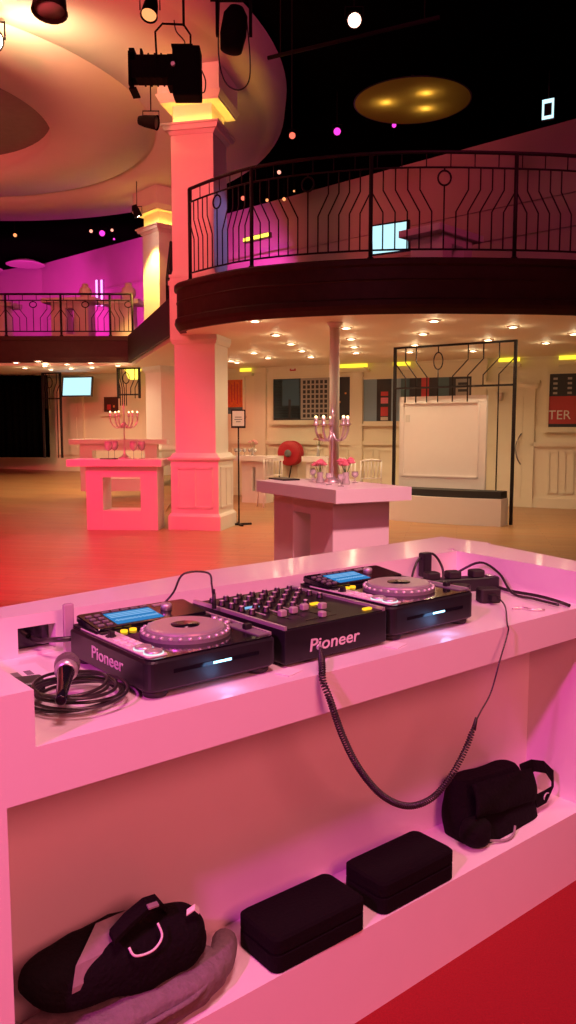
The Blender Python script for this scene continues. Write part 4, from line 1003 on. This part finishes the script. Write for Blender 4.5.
c = BT(424, 567, 1.86); o = MB(); o.rbox(-.022, .022, -.014, .014, 0, .085, r=.006); o.cyl((0, 0, -.03), (0, 0, .0), .006); o = o.build('wall_charger', M['black']); o.location = BW(c.x, 1.855, ZS + .035); o.rotation_euler = (0, 0, YAW); tag(o, 'upright black charger against rear rim behind the farther deck', 'charger')
zz = ZS + .0085
btube('power_cable', 'black lead from upright charger toward the power strip', 'cable', [(c.x, 1.855, ZS + .01), (c.x + .06, 1.84, zz + .01), (c.x + .14, 1.80, zz), (2.06, 1.80, zz + .01), (2.10, 1.79, ZS + .02)], .005)
btube('power_cable', 'black lead looping up against the rear corner rim', 'cable', [(2.00, 1.78, zz), (2.05, 1.83, ZS + .05), (2.12, 1.86, ZS + .10), (2.19, 1.86, ZS + .11), (2.22, 1.84, ZS + .06), (2.20, 1.82, ZS + .012)], .0045)
btube('power_cable', 'black cable running along the booth end out of the photo', 'cable', [(2.31, 1.74, zz + .02), (2.30, 1.66, zz), (2.27, 1.58, zz), (2.27, 1.48, zz), (2.25, 1.40, zz), (2.22, 1.335, zz)], .006)
btube('power_cable', 'black cable arching over the power strip toward booth front', 'cable', [(2.24, 1.80, ZS + .04), (2.29, 1.73, ZS + .085), (2.28, 1.64, ZS + .06), (2.245, 1.56, zz), (2.22, 1.46, zz), (2.20, 1.36, zz)], .0045)
btube('power_cable', 'black cable behind farther deck beside the rear rim', 'cable', [(1.62, 1.83, ZS + .03), (1.70, 1.86, ZS + .05), (1.80, 1.865, ZS + .04), (1.87, 1.84, ZS + .012)], .005)
o = MB(); o.tube(catmull([(0, 0, 0), (.03, .012, .002), (.06, -.006, .001), (.095, .004, .0)], 5), .0035, 6); o = o.build('jack_plug', M['chrome']); o.location = BW(2.06, 1.43, ZS + .0045); o.rotation_euler = (0, 0, YAW - R(50)); tag(o, 'short silver jack adapter on the counter by the thin lead', 'plug')
for i, (s, t, w) in enumerate(((1.128, 1.375, 'between first deck and mixer'), (1.483, 1.378, 'between mixer and farther deck'))):
    o = MB(); o.box(-.028, .028, -.02, .02, 0, .0015, bev=.0006); o = o.build('paper_scrap', M['white']); o.location = BW(s, t + .0, ZS + .0008); o.rotation_euler = (0, 0, YAW + .3); tag(o, 'small white paper scrap on the counter edge, ' + w, 'paper')

# ------------------------------------------------------------ shelf contents
def case(label, s, t, w, d, h, rz):
    o = thing('equipment_case', label, 'case', tuple(BW(s, t, ZSH + .001)), YAW + rz, 'black cases on the shelf')
    q = MB(); q.rbox(-w / 2, w / 2, -d / 2, d / 2, 0, h * .5, r=.022, bz=.002); q.build('lower_shell', M['case'], o)
    q = MB(); q.rbox(-w / 2, w / 2, -d / 2, d / 2, h * .5 + .001, h, r=.022, bz=.006); q.build('lid', M['case'], o)
    q = MB(); q.rbox(-w / 2 + .003, w / 2 - .003, -d / 2 + .003, d / 2 - .003, h * .5 - .001, h * .5 + .004, r=.02, bz=.001); q.build('zip', M['case'], o)
    q = MB(); q.box(w / 2 + .001, w / 2 + .003, -.018, -.006, h * .3, h * .75); q.build('zip_pull', M['grey'], o)
    return o
case('rectangular black zipped case on the shelf next to the backpack', 1.190, 1.397, .285, .152, .084, R(-1))
case('rectangular black zipped case on the shelf next to the shoulder bag', 1.538, 1.400, .285, .150, .084, R(0))

def blob(c, sx, sy, sz, e1=.6, e2=.6, amp=.01, fr=6, seed=0, nu=40, nv=24, flat=None):
    def sp(x, e): return math.copysign(abs(x) ** e, x)
    rings = []
    for j in range(nv + 1):
        ph = -math.pi / 2 + math.pi * j / nv; ring = []
        for i in range(nu):
            th = 2 * math.pi * i / nu
            x = sx * sp(math.cos(ph), e1) * sp(math.cos(th), e2); y = sy * sp(math.cos(ph), e1) * sp(math.sin(th), e2); z = sz * sp(math.sin(ph), e1)
            if j in (0, nv): x = sx * .01 * math.cos(th); y = sy * .01 * math.sin(th)
            p = Vector((x, y, z)); n = p.normalized() if p.length else Vector((0, 0, 1))
            k = noise.noise(Vector((p.x * fr + seed, p.y * fr, p.z * fr))) + .5 * noise.noise(Vector((p.x * fr * 2.3, p.y * fr * 2.3 + seed, p.z * fr * 2.3)))
            p = p + n * amp * k + Vector(c)
            if flat is not None and p.z < flat: p.z = flat
            ring.append(p)
        rings.append(ring)
    return rings
# backpack
o = bthing('backpack', 'slumped black backpack with grey mesh panel and white tag on grey jacket', 'bag', .72, 1.435, ZSH + .068)
o.scale = (.96, .9, .92); o.rotation_euler = (0, R(7), YAW); o.location.z += .008
q = MB(); q.loft(blob((-.01, .0, .066), .205, .088, .068, .75, .75, .016, 7, 2, flat=-.004)); body = q.build('bag_body', M['fabric'], o)
q = MB(); q.loft(blob((.10, -.01, .075), .095, .075, .068, .8, .8, .008, 8, 5, flat=.0)); q.build('front_pocket', M['fabric'], o)
def strap(pts, w, th, n=6):   # ribbon with thickness lying across pts; pts: (pos, side-vector)
    rings = []
    for p, sdir in pts:
        p = Vector(p); sd_ = Vector(sdir).normalized() * w / 2; up = Vector((0, 0, 1)) * th / 2
        rings.append([p - sd_ - up, p + sd_ - up, p + sd_ + up, p - sd_ + up])
    m_ = MB(); m_.loft(rings, smooth=False); return m_
strap([((-.105, -.070, .075), (1, .2, 0)), ((-.095, -.055, .112), (1, .2, 0)), ((-.06, -.025, .136), (1, .2, 0)), ((-.02, .02, .146), (1, .2, 0))], .095, .012).build('mesh_panel', M['lining'], o)
strap([((-.06, -.055, .150), (.2, 1, 0)), ((-.02, -.045, .172), (.1, 1, 0)), ((.03, -.03, .186), (.1, 1, 0)), ((.07, -.015, .178), (.1, 1, 0)), ((.095, .0, .150), (.1, 1, 0))], .045, .012).build('shoulder_strap', M['fabric'], o)
strap([((.022, -.052, .193), (.2, 1, 0)), ((.05, -.047, .191), (.2, 1, 0))], .018, .004).build('logo_patch', M['lining'], o)
strap([((.118, -.062, .158), (.6, 1, .4)), ((.140, -.060, .164), (.6, 1, .4)), ((.155, -.058, .150), (.6, 1, .4))], .016, .003).build('white_tag', M['tag'], o)
q = MB(); q.tube(catmull([(-.03, -.078, .130), (-.02, -.092, .115), (.02, -.094, .116), (.045, -.085, .135), (.04, -.07, .16)], 6), .0028, 6); q.build('loop_cord', M['tag'], o)
# jacket under it
o = bthing('jacket', 'crumpled grey fleece jacket spread beneath the black backpack', 'clothing', .74, 1.415, ZSH + .001)
q = MB(); q.loft(blob((-.02, -.010, .042), .232, .080, .041, .55, .6, .012, 14, 9, flat=.001, nu=64)); q.build('torso', M['jacket'], o)
q = MB(); q.tube(catmull([(.12, -.045, .040), (.19, -.025, .040), (.235, .01, .040), (.262, .045, .040)], 6), .03, 14, rad=[.036, .036, .035, .035, .034, .034, .033, .033, .033, .032, .032, .031, .031, .031, .031, .030, .030, .029, .027]); q.build('sleeve', M['jacket'], o)
q = MB(); q.tube(catmull([(-.23, -.078, .040), (-.12, -.092, .046), (0, -.094, .050), (.1, -.088, .052), (.16, -.06, .06)], 6), .006, 8); q.build('hem', M['jacket'], o)
# shoulder bag
o = bthing('shoulder_bag', 'soft black shoulder bag with flap and strap at the shelf end', 'bag', 2.02, 1.445, ZSH + .001)
rings = []
for j in range(13):
    k = j / 12; z = .158 * k; hw = .180 - .03 * k + .02 * math.sin(k * 3.1); hd = .078 * (1 - .55 * k) + .01 * math.sin(k * 3.14); yo = .01 + .035 * k; ring = []
    for i in range(36):
        th = 2 * math.pi * i / 36; x = hw * math.copysign(abs(math.cos(th)) ** .55, math.cos(th)); y = yo + hd * math.copysign(abs(math.sin(th)) ** .6, math.sin(th))
        nn = noise.noise(Vector((x * 9, y * 9, z * 11))) * .014; ring.append((x + nn, y + nn - 0.0, max(0, z + (nn if 0 < j < 12 else 0) - (.02 * x / .18 if j > 8 else 0))))
    rings.append(ring)
q = MB(); q.loft(rings); q.build('bag_body', M['fabric'], o)
q = MB(); rr = []
for j in range(9):
    k = j / 8; z = .165 - .09 * k; ring = []
    for i in range(17):
        x = -.148 + .30 * i / 16; y = -.026 - .034 * k - .012 * math.sin(k * 3.1) + noise.noise(Vector((x * 14, z * 14, 3))) * .008; ring.append((x - .02 * k + 0, y, z - .02 * x / .18))
    rr.append(ring)
q.loft(rr, closed=False); fl = q.build('flap', M['fabric'], o); mdf = fl.modifiers.new('thick', 'SOLIDIFY'); mdf.thickness = .008
q = MB(); q.loft(blob((-.155, -.045, .045), .05, .04, .042, .8, .8, .008, 12, 4, nu=24, nv=12, flat=.0)); q.build('side_pouch', M['fabric'], o)
q = MB(); q.tube(catmull([(-.12, -.07, .012), (-.07, -.092, .006), (-.03, -.09, .008), (-.0, -.075, .02)], 5), .004, 6); q.build('zip_cord', M['lining'], o)
pts = [((.135, -.0, .135), (0, .5, 1)), ((.17, -.02, .148), (0, .5, 1)), ((.215, -.035, .135), (.3, .5, 1)), ((.245, -.045, .10), (1, .3, .8)), ((.24, -.05, .06), (1, .3, .3)), ((.20, -.05, .045), (.3, .5, 1)), ((.15, -.045, .04), (0, .5, 1))]
strap(pts, .032, .008).build('strap', M['fabric'], o)
q = MB(); q.tube([(.205 + .016 * math.cos(a * .524), -.052, .040 + .016 * math.sin(a * .524)) for a in range(13)], .0025, 6); q.build('ring', M['silver'], o)

# ============================================================ LIGHT
w = bpy.data.worlds.new('World'); bpy.context.scene.world = w; w.use_nodes = True
w.node_tree.nodes['Background'].inputs[0].default_value = (1, .35, .45, 1); w.node_tree.nodes['Background'].inputs[1].default_value = .02
def lamp(name, kind, loc, col, power, size, target, angle=60, blend=.6): return light(kind, name, loc, col, power, size, target, angle, blend)
lamp('hall_wash', 'SPOT', (-2.0, -2.8, 6.3), (1, .17, .30), 560, .4, (-2.2, 11, 2.4), 60)
lamp('dome_wash', 'SPOT', (-4.0, 3.0, 4.2), (1, .09, .09), 2900, .5, (-5.8, 12, 7.4), 95)
lamp('booth_key', 'SPOT', tuple(BW(-2.75, -.04, 3.45)), (1, .07, .66), 640, .10, tuple(BW(1.25, 1.4, .5)), 42)
lamp('booth_top', 'SPOT', (.5, .2, 6.6), (1, .38, .46), 1080, .9, tuple(BW(1.3, 1.6, .9)), 50)
lamp('booth_front', 'SPOT', tuple(BW(.6, -2.3, 2.9)), (1, .20, .22), 430, .9, tuple(BW(1.2, 1.4, .7)), 60)
lamp('floor_red', 'SPOT', (-5.0, 5.2, 6.4), (1, .02, .11), 4200, .3, (-3.6, 9.5, 0), 60)
lamp('floor_pink', 'SPOT', (-3.0, 15.0, 6.3), (1, .10, .30), 900, .2, (-2.9, 9.3, 0), 30)
lamp('table_wash', 'SPOT', (1.5, 1.5, 6.3), (1, .40, .46), 2600, .2, (.30, 6.3, .9), 24)
lamp('booth_end_warm', 'SPOT', (3.2, 3.0, 6.3), (1, .60, .45), 260, .3, tuple(BW(2.25, 1.6, .95)), 15)
for i, (x, y, tx, ty, pw) in enumerate(((-7.5, 21.0, -8.5, 28.0, 900), (-4.2, 19.5, -5.5, 25.2, 800))):
    lamp('gallery_magenta', 'SPOT', (x, y, E + 2.6), (1, .035, .58), pw * 1.4, .2, (tx, ty, E + 3.3), 80)
lamp('gallery_magenta', 'SPOT', (-.75, 17.9, E + 2.3), (1, .06, .65), 900, .05, (-.85, 20.2, E + 3.4), 60, 1)
lamp('upper_wash', 'SPOT', (3.0, 6.0, 6.6), (1, .055, .23), 260, .5, (2.4, 17.5, 5.4), 80)
lamp('near_column_wash', 'SPOT', (-2.0, 6.5, 6.3), (1, .17, .32), 120, .2, (-1.5, 12, 3.2), 40)
pz = PY(137, 213, 16.9); lamp('rear_column_wash', 'SPOT', (pz.x + .05, pz.y + .1, pz.z - .1), (1, .56, .12), 900, .05, (-2.95, 17.5, E + 2.4), 60)
ph = PY(-10, 66, 10.4); lamp('dazzle', 'SPOT', (ph.x + .35, ph.y - .15, DZ - .55), (1, .60, .28), 130, .12, (ph.x + .6, ph.y + .6, DZ + .2), 150, 1)  # added spot, its warm patch on the dome imitates the lamp's glare
lamp('column_blue', 'SPOT', (1.6, 11.6, E + 3.9), (.30, .32, 1), 90, .1, (-.9, 12.1, E + 2.9), 26)
lamp('deck_blue', 'POINT', tuple(BW(.95, 1.36, ZS + .03)), (.25, .5, 1), .06, .02, None)
lamp('deck_blue', 'POINT', tuple(BW(1.68, 1.37, ZS + .03)), (.25, .5, 1), .06, .02, None)

cd = bpy.data.cameras.new('camera'); cam_o = bpy.data.objects.new('camera', cd); C.objects.link(cam_o)
cam_o.location = (0, 0, E); cam_o.rotation_euler = (R(90) - PITCH, 0, 0)
cd.sensor_fit = 'VERTICAL'; cd.sensor_height = 36; cd.lens = 36 * F / 1024; cd.clip_start = .05; cd.clip_end = 100
sc = bpy.context.scene; sc.camera = cam_o
sc.view_settings.view_transform = 'Standard'; sc.view_settings.look = 'None'; sc.view_settings.exposure = 0; sc.view_settings.gamma = 1
sc.view_settings.use_curve_mapping = False
